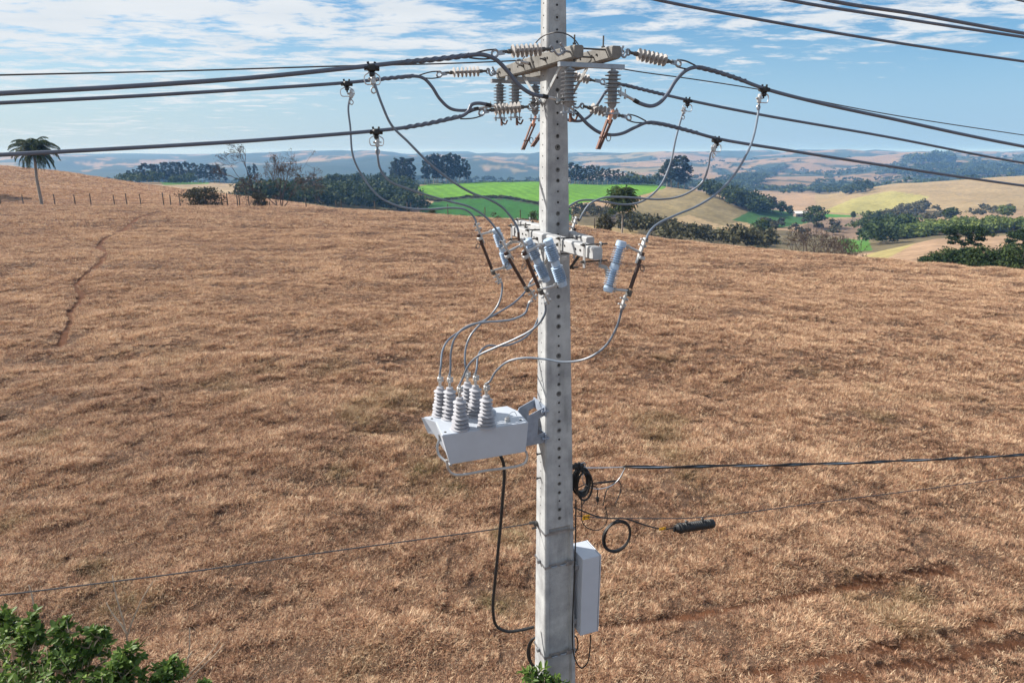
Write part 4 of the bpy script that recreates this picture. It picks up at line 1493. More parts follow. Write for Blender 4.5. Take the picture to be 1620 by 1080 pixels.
# ------------------------------------------------------------------ stirrup taps on the line cables
def tap_clamp(label, cx, p0, ring_px, stir_px, w):
    """black clamp on the cable, wire stirrup below, bright hot-line clamp on the stirrup"""
    c = PV(cx[0], cx[1], p0, V)
    t = thing('tap_clamp', label, 'clamp', c, 'black clamps with wire stirrups on the line cables')
    slope = (PV(cx[0] + 8, cx[1], p0, V) - c)
    b = MB()
    b.box(c, V, ZU, U, 0.062, 0.052, 0.055, 0.012)
    b.box(c - ZU * 0.040, V, ZU, U, 0.036, 0.035, 0.045, 0.008)
    for s in (-1, 1):
        b.tube([c + V * s * 0.03, c + V * s * 0.052], 0.019, 8)
        b.tube([c + V * s * 0.02 + ZU * 0.02, c + V * s * 0.026 + ZU * 0.042], 0.009, 6)
    b.tube([c - ZU * 0.05, c - ZU * 0.075], 0.008, 6)
    b.build('clamp_body', M_BLACK, t)
    k = MB()
    h = stir_px
    k.tube(spline([c + V * -0.02 - ZU * 0.03, c + V * -w * 0.9 - ZU * 0.05, c - V * w - ZU * h * 0.6, c - V * w * 0.85 - ZU * h, c - ZU * h * 1.03, c + V * w * 0.85 - ZU * h, c + V * w - ZU * h * 0.6, c + V * w * 0.9 - ZU * 0.05, c + V * 0.02 - ZU * 0.03], 4), 0.0048, 6)
    k.build('stirrup', M_ALW, t)
    q = PV(ring_px[0], ring_px[1], p0, V)
    g = MB()
    top = q + ZU * 0.075
    g.tube([q + ZU * 0.022, top], 0.008, 6)
    g.box(top - ZU * 0.012, V, ZU, U, 0.035, 0.05, 0.03, 0.006)
    g.box(top + ZU * 0.02 + V * 0.004, V, ZU, U, 0.026, 0.035, 0.035, 0.005)
    g.bolt(top - V * 0.035, V, 0.07, 0.006, 0.011)
    g.ring(q, V, ZU, 0.0165, 0.02, 0.0055, 14, 6)
    g.build('hot_line_clamp', M_GALVL, t)
    return top, t


tapA, _ = tap_clamp('black cable clamp with a round wire stirrup on the highest left cable', (588, 108), pNL, (591, 143), 0.105, 0.056)
tapB, _ = tap_clamp('black cable clamp on the second left cable, farthest left of the clamps', (548.5, 133), pFL, (556, 162), 0.105, 0.062)
tapC, _ = tap_clamp('black cable clamp on the lowest left cable, its stirrup against the blue hills', (595, 209), pCL, (597.5, 240), 0.105, 0.058)
tapD, _ = tap_clamp('black cable clamp on the highest right cable, farthest right of the clamps', (1209, 142), pNR, (1200, 170), 0.105, 0.055)
tapE, _ = tap_clamp('black cable clamp on the middle right cable with a tilted wire stirrup', (1088, 160), pFR, (1081, 186), 0.105, 0.062)
tapF, _ = tap_clamp('black cable clamp on the lowest right cable, its stirrup over the far hills', (1134, 222.5), pCR, (1129, 246), 0.105, 0.058)

# ------------------------------------------------------------------ fuse cutouts on the lower arms
CUT = {}


def cutout(key, label, Y, it, ib, tt, tb, brk):
    """it/ib: insulator axis ends, tt/tb: fuse tube ends (photo positions in the vertical plane along the line), brk: bracket points"""
    p0 = P((it[0] + ib[0]) / 2, (it[1] + ib[1]) / 2, Y)
    A, B, C, D = (PV(x, y, p0, V) for x, y in (it, ib, tt, tb))
    t = thing('fuse_cutout', label, 'fuse cutout', (A + B) / 2, 'tilted blue grey fuse cutouts on the lower crossarms')
    ln = np.linalg.norm(B - A)
    d = (B - A) / ln
    s = MB()
    r0, r1 = 0.030, 0.052
    cap = ln * 0.13
    body = (ln - 2 * cap - ln * 0.13) / 2
    prof = [(0, r0 * 1.0), (0.006, r0 * 1.35), (cap * 0.85, r0 * 1.4), (cap, r0)]
    prof += [(cap + q, r) for q, r in shed_profile(body, 7, r0 * 0.86, r1, 0.0036)]
    m0 = cap + body
    prof += [(m0 + 0.004, r0 * 1.25), (m0 + ln * 0.13 - 0.004, r0 * 1.25)]
    prof += [(m0 + ln * 0.13 + q, r) for q, r in shed_profile(body, 7, r0 * 0.86, r1, 0.0036)]
    prof += [(ln - cap, r0), (ln - cap * 0.85, r0 * 1.35), (ln - 0.006, r0 * 1.3), (ln, r0)]
    s.lathe(A, B, prof, 24)
    s.build('insulator', M_BLUE, t)
    for e, f in ((A + d * cap * 0.4, C), (B - d * cap * 0.4, D)):
        c = MB()
        c.tube([e + (f - e) * 0.15, f + (e - f) * 0.12], 0.011, 8)
        c.bolt(e + (f - e) * 0.32 - d * 0.02, d, 0.04, 0.008, 0.014)
        c.build('contact_arm', M_GALVL, t)
    td = (D - C) / np.linalg.norm(D - C)
    f = MB()
    f.tube([C + td * 0.01, D - td * 0.02], 0.0155, 10)
    f.tube([C - td * 0.01, C + td * 0.05], 0.019, 10)
    f.build('fuse_tube', M_TUBE, t)
    h = MB()
    sd = np.cross(td, U); sd /= np.linalg.norm(sd)
    h.box(C - td * 0.05 + (A - C) * 0.10, td, sd, U, 0.14, 0.016, 0.04, 0.004)
    h.bolt(C - td * 0.10 + (A - C) * 0.10 - sd * 0.035, sd, 0.07, 0.007, 0.013)
    h.bolt(C - td * 0.055 + (A - C) * 0.10 - sd * 0.035, sd, 0.07, 0.007, 0.013)
    h.box(C + td * 0.035, td, sd, U, 0.03, 0.05, 0.055, 0.005)
    h.box(C + td * 0.05 + (A - C) * 0.12, td, sd, U, 0.09, 0.012, 0.03, 0.003)
    h.build('top_contact', M_GALVL, t)
    k = MB()
    k.box(D + td * 0.02, td, sd, U, 0.05, 0.035, 0.05, 0.005)
    k.bolt(D - U * 0.04, U, 0.08, 0.007, 0.014)
    k.build('hinge', M_DARKST, t)
    k = MB()
    e = D + td * 0.09 + (B - D) * 0.12
    k.box(e, td, sd, U, 0.11, 0.016, 0.032, 0.004)
    for q in (-0.025, 0.025):
        k.bolt(e + td * q - sd * 0.035, sd, 0.075, 0.007, 0.013)
    k.build('bottom_terminal', M_GALVL, t)
    k = MB()
    away = (C - A) / np.linalg.norm(C - A)
    k.ring(C + td * 0.10 + away * 0.045, away, ZU, 0.022, 0.024, 0.004, 16, 5)
    k.build('pull_ring', M_STEELW, t)
    k = MB()
    mid = (A + B) / 2
    pts = [mid] + brk(mid)
    for a, b2 in zip(pts[:-1], pts[1:]):
        k.beam(a, b2, 0.03, 0.011, U + V * 0.01)
    k.build('bracket', M_GALVL, t)
    CUT[key] = dict(top=C - td * 0.11, bot=D + td * 0.15, td=td)
    return t


def strap(label, u, v, z, h=0.15, w=0.13):
    """pair of bolts and plates clamping a bracket on the arm"""
    t = thing('arm_strap', label, 'strap', L(u, v, z), 'steel straps clamped round the lower crossarms')
    for s in (-1, 1):
        b = MB()
        b.box(L(u, v + s * (w / 2 + 0.006), z - 0.015), U, ZU, V, 0.032, h * 1.35, 0.007)
        b.build('plate', M_GALVL, t)
    for s in (-1, 1):
        b = MB()
        zz = z + s * (h / 2 - 0.008)
        b.tube([L(u, v - w / 2 - 0.04, zz), L(u, v + w / 2 + 0.07, zz)], 0.007, 6)
        for q in (-1, 1):
            b.tube([L(u, v + q * (w / 2 + 0.01), zz), L(u, v + q * (w / 2 + 0.022), zz)], 0.014, 6)
        b.build('clamp_bolt', M_DARKST, t)


strap('steel strap at the far left tip of the front lower crossarm', -0.50, -0.165, -0.775)
strap('steel strap on the front lower crossarm just right of the blue insulator by the pole', 0.62, -0.165, -0.775)
strap('steel strap nearest the right end of the front lower crossarm', 1.08, -0.165, -0.775)
strap('steel strap on the front lower crossarm where it meets the lit pole face', -0.06, -0.165, -0.775)
strap('small steel strap on the far end of the rear lower crossarm', -1.15, 0.165, -0.785)

cutout('c1', 'farthest left fuse cutout, alone over the dry grass with its brown tube on the left', 6.85, (784, 361), (806, 425), (757, 372), (779, 428),
       lambda m: [m + ZU * 0.02 + (L(-0.5, -0.165, -0.86) - m) * 0.5, L(-0.5, -0.24, -0.87), L(-0.5, -0.165, -0.87)])
cutout('c2', 'left one of the two neighbouring blue fuse cutouts left of the pole', 6.25, (834, 378), (865, 445), (800, 400), (832, 455),
       lambda m: [L(-0.06, -0.30, -0.92), L(-0.06, -0.23, -0.87), L(-0.06, -0.165, -0.87)])
cutout('c3', 'blue fuse cutout overlapping the shaded pole face', 5.62, (866, 378), (891, 453), (829, 400), (854, 458),
       lambda m: [L(0.62, -0.28, -1.0), L(0.62, -0.24, -0.89), L(0.62, -0.165, -0.88)])
cutout('c4', 'lone fuse cutout right of the pole leaning outward, largest in view', 5.30, (984, 381), (961, 462), (1016, 401), (996, 460),
       lambda m: [L(1.08, 0.02, -0.985), L(1.08, -0.02, -0.98), L(1.08, -0.035, -0.90), L(1.08, -0.10, -0.88)])
cutout('c5', 'hidden fuse cutout behind the pole with only its bright top contact beside the pole edge', 7.15, (880, 345), (866, 412), (909, 362), (893, 414),
       lambda m: [L(-0.55, 0.22, -0.88), L(-0.55, 0.165, -0.87)])
cutout('c6', 'fuse cutout concealed behind the concrete pole at the rear crossarm', 7.6, (866, 340), (853, 400), (890, 352), (874, 400),
       lambda m: [L(-1.0, 0.22, -0.88), L(-1.0, 0.165, -0.87)])

# tap leads from the stirrups down to the cutouts
G_TAP = 'thin grey tap leads from the line clamps to the fuse cutouts'


def lead(label, px, y0, y1, end0, end1, r, group, sleeve=True, name='tap_lead', m=M_LEAD):
    y0 = y0 if end0 is None else end0[1]
    y1 = y1 if end1 is None else end1[1]
    pts = depth_pts(px, y0, y1)
    if end0 is not None:
        pts = [end0] + pts
    if end1 is not None:
        pts = pts + [end1]
    t = thing(name, label, 'cable', pts[0], group)
    b = MB()
    b.tube(spline(pts, 7), r, 8)
    b.build('conductor', m, t)
    if sleeve:
        k = MB()
        q = spline(pts, 7)[-6:]
        k.tube(q, r * 1.15, 8)
        k.build('end_sleeve', M_TUBE, t)
    return t


lead('tap lead from the highest left cable sweeping down to the blue cutout on the pole', [(604, 165), (620, 199), (645, 224), (680, 259), (720, 290), (748, 306), (770, 314), (792, 326), (808, 343), (819, 362)], 4.9, 5.7, tapA, CUT['c3']['top'], 0.0092, G_TAP)
lead('tap lead hanging from the farthest left clamp, straight down the sky and then right', [(551, 170), (554, 200), (559, 249), (577, 284), (600, 311), (624, 324), (648, 330), (680, 331), (712, 329), (734, 331), (747, 340), (753, 352)], 6.25, 6.85, tapB, CUT['c1']['top'], 0.0095, G_TAP)
lead('tap lead from the lowest left clamp curving in front of the green field', [(598, 252), (602, 268), (616, 286), (648, 299.5), (680, 310), (712, 319), (742, 327), (768, 343), (785, 363), (794, 380)], 5.6, 6.2, tapC, CUT['c2']['top'], 0.0095, G_TAP)
lead('long tap lead on the right running from the top clamp down to the lone cutout', [(1200, 175), (1191, 220), (1179, 248), (1162, 276), (1134, 306), (1102, 326.5), (1071, 339.5), (1041, 354), (1029, 365), (1023, 377)], 7.1, 5.4, tapD, CUT['c4']['top'], 0.0098, G_TAP)
lead('tap lead crossing the middle right cable and ending at the contact beside the pole', [(1124, 243), (1121, 262), (1112, 287), (1091, 304), (1067, 313), (1041, 315.5), (1011, 313.5), (983, 312), (955, 313), (933, 323), (922, 338), (916, 349)], 8.0, 7.1, tapF, CUT['c5']['top'], 0.0105, G_TAP)
lead('tap lead on the right vanishing behind the pole at the edge of the green field', [(1077, 190), (1069, 220), (1060.5, 259), (1045, 293.5), (1024, 314), (1006, 322), (983, 323.5), (961, 320), (933, 316.5), (916, 318), (901, 326), (885, 342)], 9.0, 7.7, tapE, CUT['c6']['top'], 0.011, G_TAP)


# ------------------------------------------------------------------ recloser hung on the left pole face
ZR = -2.526


def make_recloser():
    t = thing('recloser', 'pale grey recloser tank with six ribbed bushings, bracketed to the left side of the pole', 'recloser', L(-0.05, -0.8, -2.85))
    b = MB()
    top = [(0.20, -1.237), (0.20, -0.368), (-0.12, -0.352), (-0.29, -0.40), (-0.31, -1.285), (-0.15, -1.205)]
    bot = [(0.178, -1.168), (0.178, -0.392), (-0.06, -0.38), (-0.16, -0.43), (-0.16, -1.13), (-0.10, -1.13)]
    e = 0.012
    vs = [L(u, v, ZR) for u, v in top] + [L(u, v, ZR - e) for u, v in top] + [L(u, v, -2.845) for u, v in bot]
    n = 6
    fs = [tuple(range(n)), tuple(reversed(range(2 * n, 3 * n)))]
    for k in range(2):
        for i in range(n):
            j = (i + 1) % n
            fs.append((k * n + i, k * n + j, (k + 1) * n + j, (k + 1) * n + i))
    b.add(vs, fs)
    o = fixnormals(b.build('tank', M_TANK, t))
    bm = bmesh.new(); bm.from_mesh(o.data)
    bmesh.ops.bevel(bm, geom=[x for x in bm.edges if x.calc_face_angle(0) > 0.4], offset=0.008, segments=2, affect='EDGES', clamp_overlap=True)
    bm.to_mesh(o.data); bm.free()
    # lid plate standing out past the end, and the flange behind it
    b = MB()
    q = [(-0.16, -1.12), (-0.325, -1.30)]
    (u0, v0), (u1, v1) = q
    off = np.array([0.006, 0.006])
    vs = [L(u0, v0, ZR - 0.014), L(u1, v1, ZR - 0.014), L(u1 + 0.03, v1 + 0.05, -2.70), L(u0, v0, -2.70)]
    vs += [p - U * 0.008 for p in vs]
    b.add(vs, [(0, 1, 2, 3), (7, 6, 5, 4), (0, 4, 5, 1), (1, 5, 6, 2), (2, 6, 7, 3), (3, 7, 4, 0)])
    fixnormals(b.build('end_flange', M_TANK, t))
    for u, v in ((0.14, -1.19), (-0.23, -1.22), (0.12, -0.42)):
        b = MB()
        b.lathe(L(u, v, ZR + 0.0005), L(u, v, ZR + 1), [(0, 0.012), (0.003, 0.012)], 10)
        b.build('lid_screw', M_HOLE, t)
    b = MB()
    b.lathe(L(0.10, -0.55, ZR), L(0.10, -0.55, 0), [(0, 0.028), (0.03, 0.028), (0.033, 0.022), (0.045, 0.022)], 14)
    b.tube(spline([L(0.10, -0.55, ZR + 0.045), L(0.09, -0.51, ZR + 0.075), L(0.06, -0.46, ZR + 0.07), L(0.03, -0.42, ZR + 0.01)], 5), 0.003, 5)
    b.build('filler_cap', M_GALVL, t)
    b = MB()
    b.box(L(-0.12, -0.62, ZR + 0.025), U, V, ZU, 0.06, 0.05, 0.05, 0.008)
    b.build('vent_block', M_TANK, t)
    # lifting rails
    b = MB()
    fl = [(706.5, 727), (709, 741), (715, 748.5), (724, 751), (770, 744), (822, 736), (831, 731), (834, 722), (832, 714)]
    p0 = L(0.185, -0.8, -2.85)
    b.tube(spline(plane_pts(fl, p0, V), 5), 0.0125, 8)
    b.build('guard_rail', M_GALVL, t)
    b = MB()
    b.tube(spline([L(-0.05, -1.19, -2.66), L(-0.05, -1.225, -2.74), L(-0.03, -1.22, -2.82), L(0.05, -1.18, -2.86), L(0.16, -1.155, -2.86)], 5), 0.0125, 8)
    b.bolt(L(-0.05, -1.19, -2.62), -ZU, 0.07, 0.018, 0.024)
    b.build('end_handle', M_GALV, t)
    # bushings
    tops = {}
    for key, u, v, h in (('fr', 0.153, -0.785, 0.315), ('fl', 0.114, -1.035, 0.318), ('mr', -0.150, -0.79, 0.318), ('ml', -0.178, -1.045, 0.322), ('br', -0.285, -0.83, 0.315), ('bl', -0.29, -1.11, 0.30)):
        s = MB()
        p = L(u, v, ZR)
        prof = [(0, 0.092), (0.012, 0.092), (0.016, 0.075)]
        nsh = 7
        for k in range(nsh):
            f = k / (nsh - 1)
            rs = 0.084 - 0.010 * f if k < 3 else 0.068 - 0.004 * f
            if k % 2 == 1 and k > 3:
                rs *= 0.96
            rc = 0.038 - 0.004 * f
            c = 0.025 + (h - 0.05) * (k + 0.5) / nsh
            prof += [(c - 0.008, rc), (c - 0.006, rs - 0.001), (c - 0.002, rs), (c + 0.008, rc + 0.010), (c + 0.013, rc)]
        prof += [(h - 0.02, 0.036), (h - 0.004, 0.034), (h, 0.022)]
        s.lathe(p, p + ZU, prof, 28)
        bo = s.build('bushing', M_BUSH, t)
        c = MB()
        q = p + ZU * h
        c.tube([q - ZU * 0.004, q + ZU * 0.055], 0.014, 10)
        c.box(q + ZU * 0.075, V, U, ZU, 0.045, 0.036, 0.05, 0.006)
        c.tube([q + ZU * 0.095, q + ZU * 0.12], 0.016, 10)
        for a in (-0.014, 0.014):
            c.bolt(q + ZU * (0.075 + a) - U * -0.02, U, 0.02, 0.008, 0.012)
            c.bolt(q + ZU * (0.075 + a) + V * 0.02, V, 0.016, 0.008, 0.012)
        ob = c.build('terminal', M_GALVL, bo)
        tops[key] = q + ZU * 0.115
    # bracket
    k = MB()
    for u in (0.11, -0.13):
        pr = [(-0.33, -2.50), (-0.16, -2.43), (-0.150, -2.52), (-0.225, -2.545), (-0.235, -2.72), (-0.152, -2.70), (-0.15, -2.81), (-0.37, -2.82), (-0.38, -2.60)]
        n = len(pr)
        vs = [L(u, v, z) for v, z in pr] + [L(u - 0.009, v, z) for v, z in pr]
        fs = [tuple(range(n)), tuple(reversed(range(n, 2 * n)))] + [(i, (i + 1) % n, n + (i + 1) % n, n + i) for i in range(n)]
        k.add(vs, fs)
    for z in (-2.47, -2.76):
        k.box(L(-0.01, -0.158, z), U, V, ZU, 0.30, 0.012, 0.10)
        for u in (0.13, -0.15):
            k.bolt(L(u, -0.20, z), V, 0.08, 0.011, 0.02)
    fixnormals(k.build('mounting_bracket', mat('bracket_zinc', (0.27, 0.31, 0.38), 0.5, 0.2, 0.25, 10), t))
    return tops


RT = make_recloser()
G_RL = 'grey leads between the fuse cutouts and the recloser bushings'


def rlead(label, px, end0, end1, y0=None):
    pts = depth_pts(px, y0 or end0[1], end1[1])
    if end0 is not None:
        pts = [end0] + pts
    pts = pts + [end1]
    t = thing('recloser_lead', label, 'cable', pts[-1], G_RL)
    b = MB()
    sp = spline(pts, 7)
    b.tube(sp, 0.0098, 9)
    b.build('conductor', M_LEAD, t)
    k = MB()
    k.tube(sp[2:9], 0.0125, 8)
    k.build('sleeve', M_GALVL, t)


rlead('recloser lead from the farthest left cutout dropping to the bushing at the back right', [(793, 446), (794, 461), (789, 480), (776, 499), (759.5, 513), (745, 530), (737, 550), (736, 578)], CUT['c1']['bot'], RT['br'])
rlead('recloser lead coming from behind the pole and crossing to the rearmost left bushing', [(841, 444), (832, 460), (813, 479), (791, 493), (765, 507), (746, 515), (728, 524), (709, 538), (700, 555), (697.5, 578)], CUT['c6']['bot'], RT['bl'])
rlead('recloser lead with a flat middle run ending on the middle left bushing', [(838, 478), (831, 495), (813, 504.5), (791, 508), (768, 509.5), (746, 513.5), (730, 522), (719, 536), (713.5, 556), (712.5, 585)], CUT['c2']['bot'], RT['ml'])
rlead('recloser lead from the cutout on the pole face swooping to the front left bushing', [(863, 480), (863, 492), (857, 506), (842.5, 521), (813, 537), (783, 550), (757, 562.5), (741, 578), (733, 596)], CUT['c3']['bot'], RT['fl'])
rlead('recloser lead from behind the pole with a hump before the middle right bushing', [(862, 480), (850, 507), (842.5, 522), (828, 535.5), (810, 544), (791, 547.5), (773, 546.5), (762, 553), (756, 565), (754, 584)], CUT['c5']['bot'], RT['mr'])
rlead('longest recloser lead, looping from the lone right cutout across the shaded pole face', [(985, 480), (983, 492), (975, 519), (957, 548), (928, 567), (892, 572.5), (862, 568), (830, 566), (803, 572), (784, 588), (775, 603)], CUT['c4']['bot'], RT['fr'])

# black control cable under the tank
pc = [L(0.02, -0.63, -2.85)] + depth_pts([(797, 735), (795, 790), (790, 850), (783, 920), (780, 965), (786, 990), (802, 998), (824, 996), (845, 991)], 6.25, 6.42)
wire('control_cable', 'thick black control cable hanging from the recloser tank and bending back to the pole', 'cable', pc, 0.0165, M_BLACK)
t = thing('cable_coil', 'small black cable coil behind the left pole edge near its foot', 'cable coil', P(846, 1032, 6.66))
b = MB()
for k in range(4):
    b.ring(P(848 + k, 1031, 6.66 + 0.02 * k), U * 0.4 + V * 0.9, ZU, 0.10, 0.20 + 0.006 * k, 0.012, 26, 7)
b.build('loops', M_BLACK, t)


# ------------------------------------------------------------------ control cabinet on the right face
def make_cabinet():
    fl = PV(920, 885, L(0, 0.215, -4), U)
    z = fl[2]
    fr = AZ(952.6, 879, z)
    br = AZ(928.5, 855.4, z)
    W = float((fr - fl) @ V)
    D = float((fr - br) @ U)
    zb = P(920, 1006, fl[1])[2]
    c = fl + V * W / 2 - U * D / 2
    t = thing('control_cabinet', 'tall pale grey control cabinet fixed to the right side of the pole', 'cabinet', (c[0], c[1], zb))
    mid = np.array([c[0], c[1], (z + zb) / 2])
    H = z - zb
    b = MB()
    b.box(mid, V, U, ZU, W - 0.03, D, H, 0.004)
    o = fixnormals(b.build('body', M_CAB, t))
    b = MB()
    b.box(mid + V * (W / 2 - 0.006), V, U, ZU, 0.012, D + 0.006, H + 0.004, 0.003)
    d = fixnormals(b.build('door', M_CAB, t))
    b = MB()
    b.box(mid + V * (W / 2 + 0.008) - U * (D * 0.42), V, U, ZU, 0.018, 0.03, 0.11, 0.004)
    b.build('handle', M_DARKST, d)
    b = MB()
    b.box(mid + V * (W / 2 - 0.0135), V, U, ZU, 0.004, D - 0.006, H - 0.006)
    b.build('door_gasket', M_BLACK, t)
    b = MB()
    for dz in (0.35, -0.36):
        b.box(mid - V * (W / 2 + 0.014) + ZU * dz * H, V, U, ZU, 0.06, 0.16, 0.05, 0.003)
    b.build('mounting_rail', M_GALV, t)
    b = MB()
    for q in (-0.08, 0.06):
        b.lathe(mid - ZU * (H / 2) + U * q, mid - ZU * 5 + U * q, [(0, 0.022), (0.025, 0.022), (0.03, 0.014), (0.05, 0.014)], 12)
    b.build('cable_gland', M_BLACK, t)
    return c, z, zb


cab_c, cab_z, cab_zb = make_cabinet()
yy = PV(907, 900, L(0.17, 0, -4), V)[1]
wire('control_cable', 'thin black cable running down the right pole edge and looping up into the cabinet base', 'cable',
     depth_pts([(911, 790), (910.5, 850), (909, 900), (907, 950), (905.5, 1005), (907, 1030), (912, 1047), (920, 1056), (929, 1048), (933, 1030), (934, 1004)], yy - 0.02, yy - 0.03), 0.0075, M_BLACK)
t = thing('cable_coil', 'thin black cable end curled at the right pole edge under the cabinet', 'cable coil', P(911, 1018, 6.62))
b = MB()
b.ring(P(909, 1018, 6.62), U * 0.5 + V * 0.8, ZU, 0.04, 0.11, 0.009, 20, 6)
b.build('loops', M_BLACK, t)

# ------------------------------------------------------------------ communication cables at the right
pM = L(0.0, 0.22, -3.2)
t = thing('strain_clamp', 'black insulator clamp at the right pole edge holding the twisted cable', 'clamp', PV(914, 737, pM, V))
b = MB()
c = PV(915, 737, pM, V)
b.lathe(c - V * 0.075, c + V * 0.06, [(0, 0.022), (0.03, 0.03), (0.05, 0.045), (0.07, 0.03), (0.085, 0.045), (0.11, 0.028), (0.135, 0.018)], 14)
b.build('insulator', M_BLACK, t)
b = MB()
b.ring(c + V * 0.05 - ZU * 0.0, V, ZU, 0.035, 0.03, 0.007, 14, 6)
b.tube([c - V * 0.10, c - V * 0.06], 0.014, 8)
b.build('shackle', M_GALV, t)
px_m = [(923, 739.5), (950, 739.5), (986, 738.5), (1040, 738.5), (1100, 737.5), (1300, 733.5), (1450, 727.5), (1620, 719), (1900, 703), (2300, 680)]
mpts = plane_pts(px_m, pM, V)
t = thing('service_cable', 'black twisted service cable running from the pole to the right picture edge', 'cable', mpts[0])
sp = spline(mpts, 8)
b = MB(); b.tube(sp, 0.0055, 7); b.build('bare_neutral', M_ALW, t)
b = MB()
s2 = sp[16:]
for k in range(2):
    helix(b, s2, 0.012, 0.0105, 0.7, k * 2.4 + 1)
b.build('insulated_core', M_BLACK, t)
cen = PV(921, 762, pM, V)
t = thing('cable_coil', 'black coil of many cable turns hung against the right pole edge', 'cable coil', cen)
b = MB()
for k in range(9):
    r = np.random.default_rng(k)
    c = cen + V * r.normal(0.0, 0.009) + U * r.normal(0, 0.025) + ZU * r.normal(0, 0.012)
    b.ring(c, V * 0.97 + U * 0.2, ZU, 0.085 + r.normal(0, 0.008), 0.155 + r.normal(0, 0.010), 0.0115, 28, 6)
b.build('loops', M_BLACK, t)
b = MB()
for px in ([(913, 772), (925, 766), (942, 763), (962, 761), (978, 758), (985, 748), (987, 740)], [(936, 766), (950, 764), (966, 762), (980, 760)],
           [(934, 768), (942, 769), (945, 774), (945, 788), (946, 798)], [(978, 760), (968, 766), (960, 775), (956, 789), (954, 800)], [(978, 760), (982, 766), (982, 775), (978, 787), (974, 795)]):
    b.tube(spline(plane_pts(px, pM, V), 5), 0.0055, 6)
b.build('loose_ends', M_BLACK, t)
b = MB()
b.tube(plane_pts([(945, 786), (945.5, 792)], pM, V), 0.018, 8)
b.build('connector', M_BLACK, t)
b = MB()
b.tube(spline(plane_pts([(930, 742), (924, 748), (921, 756), (924, 764), (932, 770), (945, 773), (958, 771), (970, 766), (980, 756), (986, 745), (989, 739)], pM - U * -0.02, V), 5), 0.0045, 6)
b.build('bare_tail', M_ALW, t)

pN = L(0.0, 0.2, -3.75)
wire('messenger_wire', 'thin dark messenger wire at lower right carrying the black splice case', 'wire', plane_pts([(908, 815), (928, 817), (960, 819), (1010, 819.5), (1100, 818.5), (1180, 810), (1300, 794), (1450, 775), (1620, 752), (1900, 713), (2300, 655)], pN, V), 0.0055, M_STEELW)
wire('fibre_cable', 'black fibre cable from the pole along the messenger wire to the hanging coil', 'cable', plane_pts([(908, 802), (922, 808), (940, 815), (958, 819), (975, 819.5), (985, 819)], pN - U * 0.02, V), 0.0085, M_BLACK)
wire('fibre_cable', 'black fibre cable sagging from the coil to the splice case past a yellow tag', 'cable', plane_pts([(985, 819), (1000, 823), (1020, 830), (1040, 835), (1056, 836), (1072, 834)], pN - U * 0.02, V), 0.0085, M_BLACK)
wire('fibre_cable', 'thin black drop loop hanging below the yellow tag beside the pole', 'cable', plane_pts([(926, 790), (921, 800), (920, 812), (921, 824), (926, 832), (935, 837), (946, 838), (955, 833), (960, 824), (960, 812), (957, 800)], pN + U * 0.03, V), 0.005, M_BLACK)
wire('fibre_cable', 'thin black cable dropping straight from the upper coil toward the yellow tag', 'cable', plane_pts([(920, 786), (920, 800), (921, 806)], pN + U * 0.05, V), 0.005, M_BLACK)
cen = PV(976.5, 848, pN, V)
t = thing('cable_coil', 'round black cable coil hanging free from the messenger wire over the grass', 'cable coil', cen)
b = MB()
for k in range(6):
    r = np.random.default_rng(50 + k)
    b.ring(cen + U * r.normal(0, 0.012) + V * r.normal(0, 0.004) + ZU * r.normal(0, 0.004), V, ZU, 0.168 + r.normal(0, 0.006), 0.188 + r.normal(0, 0.006), 0.0098, 40, 6)
b.build('loops', M_BLACK, t)
b = MB()
b.box(cen + ZU * 0.188, V, U, ZU, 0.05, 0.05, 0.03, 0.006)
b.build('tie', M_BLACK, t)
A, B = PV(1068, 836, pN, V), PV(1128, 827.5, pN, V)
t = thing('splice_closure', 'black ribbed cylindrical splice case slung under the messenger wire', 'splice case', (A + B) / 2)
ln = np.linalg.norm(B - A)
b = MB()
prof = [(0, 0.03), (0.02, 0.04), (0.03, 0.05), (0.055, 0.05), (0.06, 0.064), (0.085, 0.064), (0.09, 0.052)]
x = 0.10
while x < ln - 0.06:
    prof += [(x, 0.052), (x + 0.004, 0.0565), (x + 0.012, 0.0565), (x + 0.016, 0.052)]
    x += 0.028
prof += [(ln - 0.04, 0.055), (ln - 0.012, 0.055), (ln, 0.048)]
b.lathe(A, B, prof, 22)
b.build('case', M_BLACK, t)
b = MB()
for k in range(3):
    b.tube([A + ZU * (0.02 - 0.022 * k) - V * 0.02, A + ZU * (0.02 - 0.022 * k) + V * 0.03], 0.012, 8)
b.build('cable_port', M_BLACK, t)
for f in (0.28, 0.7):
    b = MB()
    q = A + (B - A) * f
    b.box(q + ZU * 0.072, V, U, ZU, 0.03, 0.03, 0.035, 0.004)
    b.build('hanger', M_DARKST, t)
for lab, p, w, d in (('yellow plastic tag on the messenger wire close to the pole', (927.5, 818), 0.085, 0.055), ('yellow plastic tag on the fibre cable just left of the black splice case', (1048, 836), 0.085, 0.032)):
    q = PV(p[0], p[1], pN + U * 0.0, V)
    t = thing('cable_tag', lab, 'tag', q, 'yellow tags on the cables')
    b = MB(); b.box(q, V, ZU, U, w, d, 0.006, 0.0015); b.build('plate', M_YEL, t)
    b = MB()
    for s in (-0.3, 0.3):
        b.ring(q + V * w * s, U, ZU, 0.012, d * 0.35, 0.003, 10, 5)
    b.build('tie', M_BLACK, t)
t = thing('strain_clamp', 'dark clamp holding the thin wire on the lit left pole face', 'clamp', L(-0.08, -0.21, -3.82))
b = MB()
b.box(L(-0.08, -0.185, -3.82), U, V, ZU, 0.05, 0.05, 0.045, 0.006)
b.tube([L(-0.08, -0.20, -3.80), L(-0.08, -0.26, -3.80)], 0.016, 8)
b.tube([L(-0.05, -0.19, -3.85), L(-0.05, -0.24, -3.85)], 0.012, 8)
